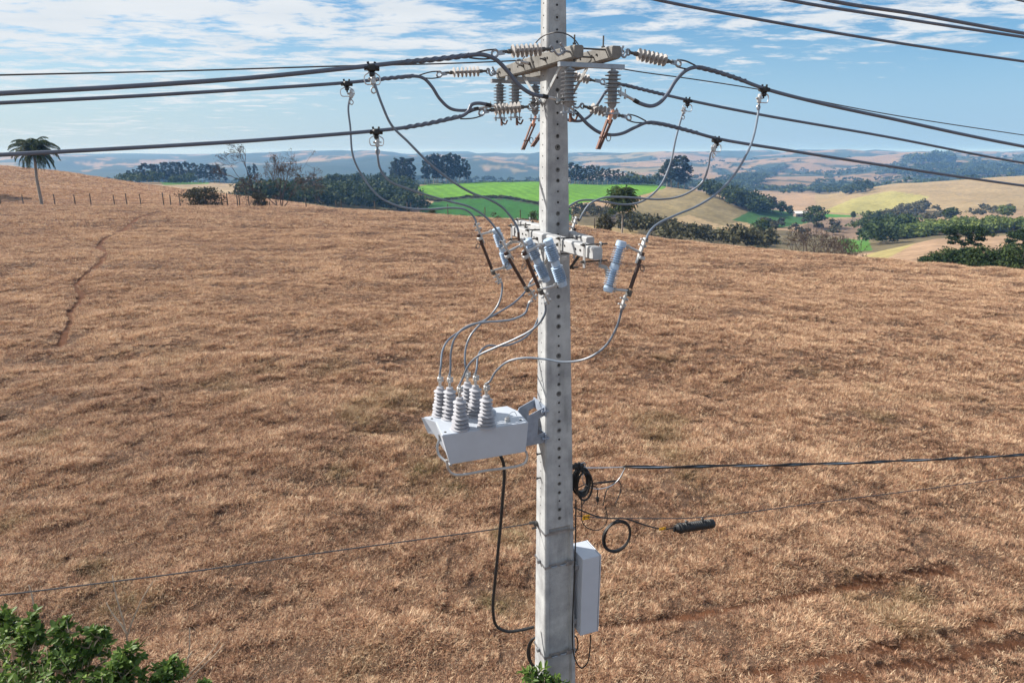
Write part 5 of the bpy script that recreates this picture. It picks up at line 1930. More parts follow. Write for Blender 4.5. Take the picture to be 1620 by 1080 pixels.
b.build('clamp_body', M_DARKST, t)
wire('messenger_wire', 'thin dark twisted wire running from the pole down to the lower left picture edge', 'wire', plane_pts([(843, 827), (780, 837), (700, 848), (500, 875), (300, 904), (150, 923), (0, 941), (-250, 968), (-600, 1000)], L(-0.08, -0.2, -3.82), V), 0.0062, M_STEELW)


# ------------------------------------------------------------------ vegetation
def place(px, Y):
    """ground point at distance Y under photo column px"""
    a = (px - 810) / FPX
    x = a * Y
    for _ in range(6):
        z = float(tz(x, Y))
        q = pix(x, Y, z)[0]
        x += (px - q) / FPX * Y
    return np.array([x, Y, float(tz(x, Y))])


def height_to(p, py):
    """height so that the top of a thing standing at p reaches photo row py"""
    for_h = P(pix(*p)[0], py, p[1])[2]
    return for_h - p[2]


def leaf_quads(c, n, radii, size, r, out=0.4, flat=1.0):
    """n leaf-sized diamonds spread through an ellipsoid"""
    d = r.normal(0, 1, (n, 3)); d /= np.linalg.norm(d, axis=1)[:, None]
    rad = r.uniform(0, 1, n) ** out
    pos = c + d * rad[:, None] * np.asarray(radii)
    nn = d * 0.6 + r.normal(0, 0.6, (n, 3)) + np.array([0, 0, 0.35])
    nn /= np.linalg.norm(nn, axis=1)[:, None]
    a = np.cross(nn, r.normal(0, 1, (n, 3))); a /= np.linalg.norm(a, axis=1)[:, None] + 1e-9
    b = np.cross(nn, a)
    s = size * r.uniform(0.6, 1.4, n)[:, None]
    vs = np.stack([pos - a * s, pos - b * s * 0.62, pos + a * s, pos + b * s * 0.62], 1).reshape(-1, 3)
    sh = np.repeat(np.clip(r.normal(0.42, 0.22, n), 0, 1), 4)
    return vs, sh


def clumps_mesh(name, items, size, seed, per, out=0.4):
    """items: (centre, radii, shade offset)"""
    r = np.random.default_rng(seed)
    V_, S_ = [], []
    for c, rad, off in items:
        n = int(per) if np.isscalar(per) else int(per[0])
        v, sh = leaf_quads(np.asarray(c, float), n, rad, size, r, out)
        V_.append(v); S_.append(np.clip(sh + off, 0, 1))
    v = np.concatenate(V_); sh = np.concatenate(S_)
    f = np.arange(len(v)).reshape(-1, 4)
    return np_mesh(name, v, f, sh)


def euc_meshes(seed, dense=1.0, wide=1.0):
    """unit-high gum tree: pale bare lower trunk, tufted crown"""
    r = np.random.default_rng(seed)
    b = MB()
    lean = r.normal(0, 0.015, 2)
    ax = [np.array([lean[0] * t * 2 + 0.006 * sin(5 * t + seed), lean[1] * t * 2, t]) for t in np.linspace(-0.03, 0.95, 8)]
    b.tube(ax, list(np.linspace(0.016, 0.004, 8)), 6)
    items = []
    for k in range(int(44 * dense)):
        t = r.uniform(0.22, 0.97)
        w = (0.10 + 0.06 * sin(pi * (t - 0.25) / 0.75)) * wide * (1.15 - 0.5 * max(0, t - 0.7) / 0.3)
        a = r.uniform(0, 2 * pi); q = w * math.sqrt(r.uniform(0.05, 1))
        c = np.array([lean[0] * 2 * t + q * cos(a), lean[1] * 2 * t + q * sin(a), t])
        s = r.uniform(0.032, 0.062)
        items.append((c, (s * 1.15, s * 1.15, s), r.normal(0, 0.12)))
        if r.uniform() < 0.5:
            t0 = max(0.2, t - 0.12)
            b.tube([np.array([lean[0] * 2 * t0, lean[1] * 2 * t0, t0]), c], [0.005, 0.002], 5)
    tm = b
    cm = clumps_mesh('gum_crown', items, 0.021, seed, 60, 0.5)
    return tm, cm


EUC = []
for k in range(5):
    tm, cm = euc_meshes(300 + k)
    o = tm.build('trunk_mesh', M_BARKP, None, (0, 0, 0))
    me = o.data
    bpy.data.objects.remove(o)
    cm.materials.append(M_EUC)
    EUC.append((me, cm))


def gum(px, top, Y, label, group, wide=1.0, k=None):
    p = place(px, Y)
    h = height_to(p, top)
    t = thing('gum_tree', label, 'tree', p, group)
    t.scale = (h * wide, h * wide, h)
    t.rotation_euler = (0, 0, random.uniform(0, 6.28))
    me, cm = EUC[random.randrange(5) if k is None else k]
    link('trunk', me, None, t)
    link('crown', cm, None, t)
    return t


for px, top in ((205, 269), (214, 266), (224, 262), (233, 258), (243, 257), (251, 259), (260, 256), (268, 257), (277, 256), (286, 256), (297, 255), (306, 257), (314, 259), (323, 258), (331, 258), (340, 261), (348, 259), (355, 265)):
    gum(px, top + random.uniform(-1, 2), 520 + random.uniform(-15, 15), 'tall dark gum tree in the long grove beyond the left hill', 'gum trees of the far left grove', 1.25)
for px, top in ((397, 262), (406, 259)):
    gum(px, top, 505, 'dark gum tree standing behind the leaning bare tree', 'gum trees behind the bare trees', 0.8)
for px, top in ((622, 257), (630, 250), (637, 249), (644, 251), (652, 250), (640, 255), (628, 258)):
    gum(px, top, 488 + random.uniform(-6, 6), 'tall gum tree in the dense square clump left of the green field', 'gum trees of the square clump', 1.15)
for px, top in ((672, 253), (679, 246), (686, 243), (693, 243), (700, 247), (706, 244), (713, 242), (720, 243), (727, 246), (734, 250), (740, 258), (690, 250), (716, 250)):
    gum(px, top, 492 + random.uniform(-8, 8), 'tall gum tree with pale trunk in the grove above the green field', 'gum trees above the green field', 1.0)
for px, top in ((902, 257), (909, 260), (916, 262), (923, 265), (930, 262), (938, 261), (945, 262), (953, 266), (961, 266), (969, 269), (977, 268), (985, 271)):
    gum(px, top, 494 + random.uniform(-8, 8), 'gum tree in the row right of the pole behind the green field', 'gum trees right of the pole', 1.2)
for px, top, k in ((1072, 245, 0), (1062, 252, 1), (1082, 258, 2), (1055, 256, 3)):
    gum(px, top, 462, 'tall dark gum tree crowning the brown mound right of the pole', 'gum trees on the brown mound', 1.7, k)


# -- woods one cannot count: crowns massed in one object each
def crown_items(p, w, h, r, nc):
    it = []
    for k in range(nc):
        a = r.uniform(0, 2 * pi)
        e = r.uniform(-0.15, 1.0)
        q = math.sqrt(max(0, 1 - e * e)) * r.uniform(0.55, 1.0)
        c = p + np.array([w / 2 * q * cos(a), w / 2 * q * sin(a), h * 0.5 + h * 0.42 * e])
        s = r.uniform(0.18, 0.30)
        it.append((c, (w * s, w * s, h * s * 0.8), r.normal(0, 0.1)))
    return it


def wood(name, label, poly, n, w, h, m, seed, size, ymin=70, nc=9, per=26, yr=None, kind='stuff'):
    r = np.random.default_rng(seed)
    xs = [p[0] for p in poly]; ys = [p[1] for p in poly]
    items = []
    k = 0
    tries = 0
    while k < n and tries < n * 40:
        tries += 1
        px = r.uniform(min(xs), max(xs)); py = r.uniform(min(ys), max(ys))
        if not inpoly(np.array([px]), np.array([py]), poly)[0]:
            continue
        g = hit(px, py, ymin)
        if g is None or (yr and not (yr[0] < g[1] < yr[1])):
            continue
        ww = w * r.uniform(0.7, 1.3); hh = h * r.uniform(0.65, 1.25)
        g[2] -= hh * 0.12
        tone = r.normal(0, 0.14)
        items += [(c, rad, o + tone) for c, rad, o in crown_items(g, ww, hh, r, nc)]
        k += 1
    me = clumps_mesh(name, items, size, seed, per, 0.5)
    o = link(name, me, m)
    tag(o, label, 'wood', kind=kind)
    return o


wood('wood', 'dense dark wood in the hollow left of the green field', [(372, 327), (440, 318), (470, 310), (500, 300), (545, 292), (600, 291), (640, 300), (652, 316), (655, 338), (600, 337), (560, 335), (500, 330), (440, 332)], 210, 11, 8.5, M_WOODS, 1, 0.75, 200)
wood('wood', 'dark wood running down the right flank of the brown mound', [(1058, 301), (1078, 297), (1104, 303), (1130, 315), (1175, 334), (1202, 341), (1216, 336), (1190, 318), (1150, 303), (1110, 294), (1070, 292)], 120, 11, 9.5, M_WOODS, 2, 0.75, 200)
wood('scrub', 'dark scrub along the valley behind the field crest right of the pole', [(905, 345), (930, 342), (965, 352), (1000, 368), (1060, 380), (1130, 388), (1190, 396), (1215, 397), (1212, 384), (1150, 378), (1070, 370), (1010, 352), (960, 338), (910, 334)], 85, 6.0, 4.2, M_SCRUB, 3, 0.40, 110)
wood('wood', 'dark hillside wood between the brown field and the pale hill', [(1362, 378), (1368, 350), (1385, 345), (1400, 352), (1420, 352), (1442, 364), (1428, 376), (1400, 388), (1375, 388)], 36, 8.5, 7, M_WOODS, 4, 0.6, 110)
wood('wood', 'sunlit pale green wood strip above the right hand dry mound', [(1385, 392), (1405, 384), (1440, 377), (1500, 371), (1560, 370), (1640, 366), (1640, 359), (1580, 358), (1540, 362), (1480, 360), (1440, 366), (1425, 376), (1400, 386)], 130, 6.5, 4.2, M_WOODL, 5, 0.42, 110)
wood('wood', 'hedge of low trees along the far edge of the green field right of the pole', [(975, 292), (1050, 294), (1055, 290), (975, 289)], 26, 11, 8, M_WOODS, 6, 0.8, 300)
wood('wood', 'low hedge trees under the grove on the left skyline', [(205, 291), (356, 291), (440, 293), (440, 288), (356, 287), (205, 287)], 40, 12, 7, M_WOODS, 7, 0.8, 300)
wood('wood', 'low rounded wood on the rise left of the square tree clump', [(545, 291), (620, 291), (620, 286), (560, 286)], 26, 13, 9, M_WOODS, 8, 0.8, 300)
wood('wood', 'gully wood on the pale hill slope at the right', [(1385, 356), (1400, 346), (1425, 338), (1450, 332), (1462, 330), (1458, 338), (1435, 345), (1415, 352)], 30, 9, 7, M_SCRUB, 9, 0.7, 200)
wood('wood', 'blue hazy wood in the valley between the tan hills at right', [(1284, 306), (1290, 297), (1318, 294), (1345, 294), (1366, 299), (1380, 303), (1360, 309), (1320, 310)], 46, 15, 11, M_WOODS, 10, 1.1, 400)
wood('wood', 'hazy wood across the slope behind the brown mound', [(1120, 296), (1160, 284), (1200, 274), (1240, 266), (1250, 270), (1215, 284), (1180, 298), (1150, 308)], 90, 20, 13, M_WOODS, 11, 1.6, 500)
wood('wood', 'dark flat topped wood on the far hilltop below the right cables', [(1430, 260), (1504, 260), (1504, 256), (1432, 256)], 60, 26, 26, M_WOODS, 12, 2.4, 800)
wood('wood', 'broad hazy woodland below the flat topped wood at right', [(1380, 280), (1430, 268), (1520, 264), (1640, 266), (1640, 278), (1560, 280), (1500, 284), (1440, 280)], 150, 22, 15, M_WOODS, 13, 1.9, 600)
def far_woods():
    r = np.random.default_rng(77)
    items = []
    n = 0
    while n < 2200:
        Y = math.exp(r.uniform(math.log(760), math.log(2600)))
        X = Y * r.uniform(-0.84, 0.84)
        if X / Y < 0.02 and Y > 1500:
            continue
        i = np.searchsorted(A_GRID, X / Y); j = np.searchsorted(LY_GRID, math.log(Y))
        if WOODED[i, j] < 0.0 and r.uniform() > 0.03:
            continue
        w = r.uniform(9, 17); h = r.uniform(6, 11)
        g = np.array([X, Y, float(tz(X, Y)) - h * 0.1])
        tone = r.normal(0, 0.15)
        items += [(c, rad, o + tone) for c, rad, o in crown_items(g, w, h, r, 5)]
        n += 1
    me = clumps_mesh('wood', items, 1.5, 78, 14, 0.5)
    tag(link('wood', me, M_WOODS), 'scattered far woods in the folds of the hazy hills', 'wood', kind='stuff')


far_woods()
wood('scrub', 'scattered small trees dotted over the valley slopes at right', [(1190, 360), (1240, 345), (1300, 352), (1345, 360), (1340, 385), (1280, 376), (1220, 378)], 16, 5, 4, M_SCRUB, 14, 0.45, 150)
wood('scrub', 'grey green scrub on the slope above the pale trees at right', [(1440, 352), (1480, 335), (1560, 330), (1640, 328), (1640, 340), (1560, 344), (1500, 350)], 26, 6, 4.2, M_SCRUB, 15, 0.5, 200)
wood('hedge', 'dark hedge line dividing the bright and the dark green field', [(664, 314), (690, 319), (740, 313), (800, 314), (862, 325.5), (862, 324.5), (800, 312.6), (740, 311.8), (690, 317.6), (664, 312)], 150, 1.9, 1.1, M_SCRUB, 16, 0.25, 200)
wood('hedge', 'low bushes along the far fence line left of the pole', [(600, 338), (680, 345), (760, 350), (850, 356), (850, 352), (760, 346), (680, 341), (600, 335)], 26, 2.4, 1.8, M_SCRUB, 17, 0.2, 98)


# -- single trees and bushes one can tell apart
def round_tree(name, label, px, Y, top, wide, m, seed, size=0.4, nc=26, per=50, low=0.25, cat='tree', group=None, base=None):
    p = place(px, Y)
    h = height_to(p, top)
    w = wide / FPX * Y
    t = thing(name, label, cat, p, group)
    r = np.random.default_rng(seed)
    b = MB()
    b.tube([p - ZU * 0.2, p + ZU * h * 0.4 + np.array([r.normal(0, 0.03) * h, 0, 0]), p + ZU * h * 0.75], [h * 0.028, h * 0.02, h * 0.008], 7)
    items = []
    for k in range(nc):
        a = r.uniform(0, 2 * pi); e = r.uniform(-1, 1)
        q = math.sqrt(max(0, 1 - e * e)) * r.uniform(0.3, 0.95)
        zc = h * (low + (1 - low) * 0.5) + (h * (1 - low) * 0.42) * e
        c = p + np.array([w * 0.42 * q * cos(a), w * 0.42 * q * sin(a), zc])
        s = r.uniform(0.14, 0.24)
        items.append((c, (w * s, w * s, h * (1 - low) * s * 0.8), r.normal(0, 0.12)))
        if k % 3 == 0:
            b.tube([p + ZU * h * r.uniform(0.2, 0.5), c], [h * 0.012, h * 0.004], 5)
    b.build('trunk', M_BARK, t)
    me = clumps_mesh('crown', items, size, seed, per, 0.5)
    me.vertices.foreach_set('co', (np.array([v.co[:] for v in me.vertices]) - p).astype(np.float32).ravel())
    me.update()
    link('crown', me, m, t)
    return t


round_tree('broadleaf_tree', 'rounded dark tree alone at the edge of the dark green patch', 1287, 330, 326, 42, M_WOODS, 21, 0.5)
round_tree('broadleaf_tree', 'bushy dark tree beside the dark green patch right of the brown mound', 1203, 230, 348, 46, M_WOODS, 22, 0.42)
round_tree('broadleaf_tree', 'dense tree on the pale slope above the sunlit wood strip', 1500, 320, 328, 28, M_WOODS, 23, 0.45)
round_tree('broadleaf_tree', 'light green tree near the right edge on the pale slope', 1592, 330, 324, 30, M_WOODL, 24, 0.45)
round_tree('broadleaf_tree', 'small tree nearest the white farmhouse roof', 1249, 392, 326, 16, M_WOODS, 25, 0.4)
round_tree('broadleaf_tree', 'medium tree standing between the mound wood and the farmhouse', 1236, 395, 318, 18, M_WOODS, 26, 0.4)
round_tree('broadleaf_tree', 'pale feathery tree behind the green patch by the farmhouse', 1222, 400, 311, 14, M_SCRUB, 27, 0.4)
round_tree('broadleaf_tree', 'tiny lone tree on the green strip right of the farmhouse', 1349, 392, 335, 9, M_WOODS, 28, 0.3)
round_tree('shrub', 'large dark olive bush at the fence left of the bare trees', 324, 103, 296, 74, M_SCRUB, 31, 0.13, 46, 70, 0.0, 'bush')
round_tree('shrub', 'dark bush around the foot of the leaning bare tree', 411, 104, 303, 30, M_SCRUB, 32, 0.12, 26, 60, 0.0, 'bush')
round_tree('shrub', 'olive bush tree beside the fence post right of the pole', 957, 88, 337, 34, M_SCRUB, 33, 0.12, 34, 60, 0.1, 'bush')
round_tree('shrub', 'dark round bush on the crest behind the left tap leads', 784, 95, 335, 24, M_SCRUB, 34, 0.1, 22, 50, 0.0, 'bush')
round_tree('shrub', 'dark bush on the crest touching the lit left pole edge', 846, 92, 334, 26, M_WOODS, 35, 0.1, 24, 50, 0.0, 'bush')
round_tree('shrub', 'dark bush on the crest at the end of the dirt road', 686, 102, 330, 20, M_SCRUB, 36, 0.1, 18, 50, 0.0, 'bush')
for i, (px, Y, top, w, lab) in enumerate((
        (1470, 66, 412, 30, 'low green bush at the left end of the thicket below the araucaria'),
        (1492, 68, 399, 44, 'bright green bush left under the araucaria trunk'),
        (1520, 66, 398, 40, 'dark bush straight below the araucaria trunk'),
        (1548, 64, 396, 46, 'mixed green bush right below the araucaria'),
        (1580, 62, 390, 46, 'greyish green bush between the two araucarias'),
        (1612, 60, 386, 50, 'dark bush at the right picture edge below the second araucaria'))):
    round_tree('shrub', lab, px, Y, top - 7, w * 1.5, M_WOODS if i % 2 else M_ARAU, 40 + i, 0.10, 50, 80, 0.0, 'bush')


def araucaria(label, px, Y, top, wide, seed):
    p = place(px, Y)
    h = height_to(p, top)
    R = wide / 2 / FPX * Y
    t = thing('araucaria_tree', label, 'tree', p, None)
    r = np.random.default_rng(seed)
    b = MB()
    b.tube([p - ZU * 0.2, p + ZU * h * 0.5, p + ZU * h * 0.93], [h * 0.022, h * 0.017, h * 0.009], 8)
    items = []
    for lev, rr, nb, up in ((0.93, 0.55, 8, 0.06), (0.86, 0.95, 10, 0.05), (0.78, 1.0, 9, 0.06), (0.64, 0.9, 7, 0.05), (0.50, 0.62, 5, 0.04)):
        a0 = r.uniform(0, 6)
        for k in range(nb):
            a = a0 + 2 * pi * k / nb + r.normal(0, 0.15)
            q = R * rr * r.uniform(0.75, 1.08)
            st = p + ZU * h * (lev - 0.07)
            md = st + np.array([cos(a), sin(a), 0]) * q * 0.55 - ZU * h * 0.012
            en = st + np.array([cos(a), sin(a), 0]) * q + ZU * h * up
            b.tube(spline([st, md, en], 4), list(np.linspace(h * 0.007, h * 0.003, 9)), 5)
            for f, s in ((1.0, 0.20), (0.78, 0.15), (0.9, 0.16)):
                c = st + (en - st) * f + np.array([r.normal(0, 0.06), r.normal(0, 0.06), 0.02]) * R
                items.append((c, (R * s, R * s, R * s * 0.6), r.normal(0, 0.12)))
    items.append((p + ZU * h * 0.96, (R * 0.3, R * 0.3, R * 0.16), 0.1))
    b.build('trunk', M_BARK, t)
    me = clumps_mesh('crown', items, 0.105, seed, 60, 0.6)
    me.vertices.foreach_set('co', (np.array([v.co[:] for v in me.vertices]) - p).astype(np.float32).ravel())
    me.update()
    link('crown', me, M_ARAU, t)


araucaria('umbrella shaped araucaria tree with tiered branches on the right', 1522, 84, 357, 64, 61)
araucaria('second araucaria tree cut by the right picture edge', 1622, 80, 364, 66, 62)


for px, Y, top, lab in ((-75, 128, 212, 'gum tree just outside the left picture edge shading the hill'), (-130, 121, 225, 'second gum tree outside the left picture edge on the hill'), (-48, 116, 232, 'smallest gum tree just outside the left picture edge')):
    gum(px, top, Y, lab, None, 1.6)


# -- leafless trees
RMIN = [0.0]


def branch(b, p, d, ln, rad, depth, r, tips, lean=np.zeros(3), spread=0.55, kids=(2, 3)):
    pts = [p]
    q = p
    dd = d.copy()
    for k in range(3):
        dd = dd + r.normal(0, 0.12, 3) + lean * 0.12
        dd /= np.linalg.norm(dd)
        q = q + dd * ln / 3
        pts.append(q)
    b.tube(pts, [max(q, RMIN[0]) for q in (rad, rad * 0.88, rad * 0.76, rad * 0.64)], 5 if depth > 1 else 3, cap=False)
    if depth == 0:
        tips.append((q, dd))
        return
    n = r.integers(kids[0], kids[1] + 1)
    for k in range(n):
        nd = dd + r.normal(0, spread, 3) + np.array([0, 0, 0.12]) + lean * 0.3
        nd /= np.linalg.norm(nd)
        st = pts[-1] if k < 2 else pts[2]
        branch(b, st, nd, ln * r.uniform(0.62, 0.85), rad * 0.62, depth - 1, r, tips, lean, spread, kids)


def bare_tree(label, px, Y, top, stems, seed, lean, depth, leaves, m_leaf, bark=None, group=None, ln0=0.30, size=0.10, rad0=0.016, trunk_end=None):
    p = place(px, Y)
    h = height_to(p, top)
    t = thing('bare_tree', label, 'tree', p, group)
    r = np.random.default_rng(seed)
    b = MB()
    tips = []
    for s in stems:
        d = np.array(s[:3], float); d /= np.linalg.norm(d)
        branch(b, p - ZU * 0.15, d, h * s[3], h * rad0 * s[4], depth, r, tips, np.array(lean, float), s[5])
    b.build('branches', bark or M_TWIGD, t)
    if leaves:
        items = [(q + r.normal(0, 0.12, 3), (h * 0.05, h * 0.05, h * 0.04), r.normal(0, 0.15)) for q, d in tips if r.uniform() < leaves]
        me = clumps_mesh('leaves', items, size, seed, 5, 0.6)
        me.vertices.foreach_set('co', (np.array([v.co[:] for v in me.vertices]) - p).astype(np.float32).ravel())
        me.update()
        link('leaves', me, m_leaf, t)
    return t


RMIN[0] = 0.018
bare_tree('nearly bare tree leaning left over the fence with thin pale leaves', 410, 105, 247, [(-0.10, 0.0, 1, 0.40, 1.05, 0.50)], 71, (-0.55, 0, 0.25), 6, 0.5, M_SPARSE, None, None, size=0.075)
bare_tree('bushy nearly bare tree with several dark stems right of the leaning tree', 446, 105, 256, [(-0.75, 0.1, 1, 0.36, 0.9, 0.55), (-0.15, 0, 1, 0.36, 0.9, 0.55), (0.25, 0.2, 1, 0.36, 0.8, 0.55), (0.8, -0.1, 1, 0.38, 0.8, 0.5)], 72, (0.05, 0, 0.0), 6, 0.42, M_SPARSE, None, None, size=0.08)
for i, (px, Y, top, lab) in enumerate(((1262, 96, 366, 'leafless grey brown tree at the left end of the bare thicket behind the crest'),
                                       (1288, 92, 361, 'tallest leafless tree of the bare thicket behind the crest'),
                                       (1312, 90, 370, 'leafless tree in the right half of the bare thicket behind the crest'),
                                       (1336, 84, 380, 'low leafless tree at the right end of the bare thicket'))):
    bare_tree(lab, px, Y, top, [(-0.8, 0.2, 1, 0.36, 1.1, 0.6), (-0.2, 0.3, 1, 0.38, 1.1, 0.6), (0.3, -0.3, 1, 0.38, 1.1, 0.6), (0.85, -0.2, 1, 0.36, 1.1, 0.6)], 80 + i, (0, 0, 0.0), 5, 0.25, M_SPARSE, size=0.08)


# -- palms
def palm(label, px, Y, top, crown_px, seed, nfr, droop, trunk_r, dense, lean=0.05):
    p = place(px, Y)
    h = height_to(p, top)
    R = crown_px / 2 / FPX * Y
    t = thing('palm_tree', label, 'palm', p)
    r = np.random.default_rng(seed)
    hc = h - R * 0.75
    b = MB()
    b.tube([p - ZU * 0.3 + np.array([x, 0, 0]) for x in (0,)] + [p + ZU * hc * 0.5 - np.array([R * 0.03, 0, 0]), p + ZU * (hc + 0.2) - np.array([R * lean, 0, 0])], [trunk_r * 1.15, trunk_r, trunk_r * 0.85], 9)
    b.build('trunk', M_BARKP, t)
    top_p = p + ZU * hc - np.array([R * lean, 0, 0])
    stalk = MB()
    vs, sh = [], []
    for k in range(nfr):
        a = k * 2.39996 + r.normal(0, 0.2)
        f = (k + 0.5) / nfr
        el = radians(82) - f * radians(118)          # young fronds upright, old ones hanging
        ln = R * r.uniform(1.0, 1.25) * (0.85 if f < 0.15 else 1.0)
        pts = [top_p]
        d_el = el
        q = top_p
        n = 12
        for i in range(n):
            q = q + (np.array([cos(a), sin(a), 0]) * cos(d_el) + ZU * sin(d_el)) * ln / n
            d_el -= droop / n * (0.6 + 1.0 * i / n) * (1.2 - f * 0.5)
            d_el = max(d_el, -1.5)
            pts.append(q)
        stalk.tube(pts, list(np.linspace(0.035, 0.008, n + 1)), 4, cap=False)
        side = np.array([-sin(a), cos(a), 0])
        for i in range(2, n + 1):
            for j in range(dense):
                base = pts[i - 1] + (pts[i] - pts[i - 1]) * (j + 0.5) / dense
                tan = pts[i] - pts[i - 1]; tan = tan / np.linalg.norm(tan)
                for s in (-1, 1):
                    l2 = R * 0.34 * r.uniform(0.7, 1.1) * (1 - 0.55 * i / n)
                    dd = side * s * 0.75 + tan * 0.45 - ZU * r.uniform(0.25, 1.0)
                    dd /= np.linalg.norm(dd)
                    w = np.cross(dd, ZU + r.normal(0, 0.3, 3)); w /= np.linalg.norm(w)
                    w = w * 0.028 * R / 3
                    m2 = base + dd * l2 * 0.5
                    vs += [base - w * 0.5, base + w * 0.5, m2 + w + ZU * 0.02, base + dd * l2 - ZU * l2 * 0.12]
                    sh += [float(np.clip(r.normal(0.45, 0.25) - (0.15 if f > 0.8 else 0), 0, 1))] * 4
    stalk.build('frond_stalks', M_PALM, t)
    me = np_mesh('fronds', np.array(vs) - p, np.arange(len(vs)).reshape(-1, 4), sh)
    link('fronds', me, M_PALM, t)
    if dense > 5:
        items = [(-p + top_p + np.array([r.normal(0, 0.36), r.normal(0, 0.36), r.uniform(-0.95, 0.5)]) * R, (R * 0.28, R * 0.28, R * 0.28), r.normal(0, 0.18)) for _ in range(46)]
        link('inner_leaves', clumps_mesh('inner_leaves', items, 0.14, seed, 50, 0.5), M_PALM, t)


palm('tall palm with drooping shaggy fronds on the left behind the field crest', 67, 103, 211, 64, 91, 66, 1.5, 0.20, 5, -0.10)
palm('compact dense palm with hanging fronds right of the pole before the brown slope', 984, 92, 292, 50, 92, 64, 1.25, 0.11, 6)


# -- fences on the crest
def fence(label, posts, Y, wires_z):
    pos = [place(px, Y + dy) for px, top, dy in posts]
    t = thing('wire_fence', label, 'fence', pos[0])
    for (px, top, dy), p in zip(posts, pos):
        h = max(0.5, height_to(p, top))
        b = MB()
        ln = np.array([random.uniform(-0.05, 0.05), 0, 0])
        b.tube([p - ZU * 0.2, p + ZU * h * 0.5 + ln * 0.5, p + ZU * h + ln], [0.085, 0.08, 0.07], 7)
        b.build('post', M_WOOD, t)
    for z in wires_z:
        b = MB()
        b.tube([p + ZU * z for p in pos], 0.012, 4)
        b.build('wire', M_STEELW, t)


fence('old post and wire fence along the crest on the left between palm and bare trees',
      [(-60, 310, 0), (-25, 309, 0), (2, 309, 0), (38, 308, 0), (88, 307, 0), (120, 308, 0), (145, 306, 0), (182, 308, 0), (202, 306, 0), (224, 307, 0), (260, 305, 0), (271, 308, 0), (286, 307, 0), (302, 306, 0), (327, 307, 0), (341, 307, 0), (352, 312, 0), (361, 305, 0), (377, 308, 0), (380, 308, 0), (395, 310, 0), (427, 319, 0), (438, 310, 0), (485, 314, 0)], 106, (0.45, 0.85, 1.2))
fence('post and wire fence along the crest in front of the green field',
      [(532, 317, 0), (541, 316, 0), (594, 318, 0), (645, 320, 0), (651, 321, 0), (709, 323, 0), (767, 328, 0), (823, 332, 0), (848, 335, 0), (906, 338, 0), (940, 345, -2), (1040, 372, -14)], 102, (0.45, 0.85, 1.2))

# -- farmhouse with pale roof far in the valley
hp = place(1266, 388)
t = thing('farmhouse', 'low farmhouse with white roof in the valley beside the green strip', 'house', hp)
b = MB()
b.box(hp + ZU * 0.9, (1, 0, 0), (0, 1, 0), ZU, 7.0, 5, 2.2)
b.build('wall', mat('farm_wall', (0.25, 0.2, 0.17), 0.9, 0, 0.2, 2), t)
b = MB()
for s in (-1, 1):
    b.box(hp + ZU * 2.55 + np.array([0, s * 1.45, 0]), (1, 0, 0), (0, cos(0.36), -s * sin(0.36)), (0, s * sin(0.36), cos(0.36)), 7.8, 3.2, 0.10)
b.build('roof', mat('farm_roof', (0.72, 0.70, 0.68), 0.6, 0, 0.1, 2), t)
for x in (-1.8, 1.6):
    b = MB()
    b.box(hp + np.array([x, -2.51, 0.9]), (1, 0, 0), (0, 1, 0), ZU, 0.9, 0.06, 0.9)
    b.build('window', M_HOLE, t)


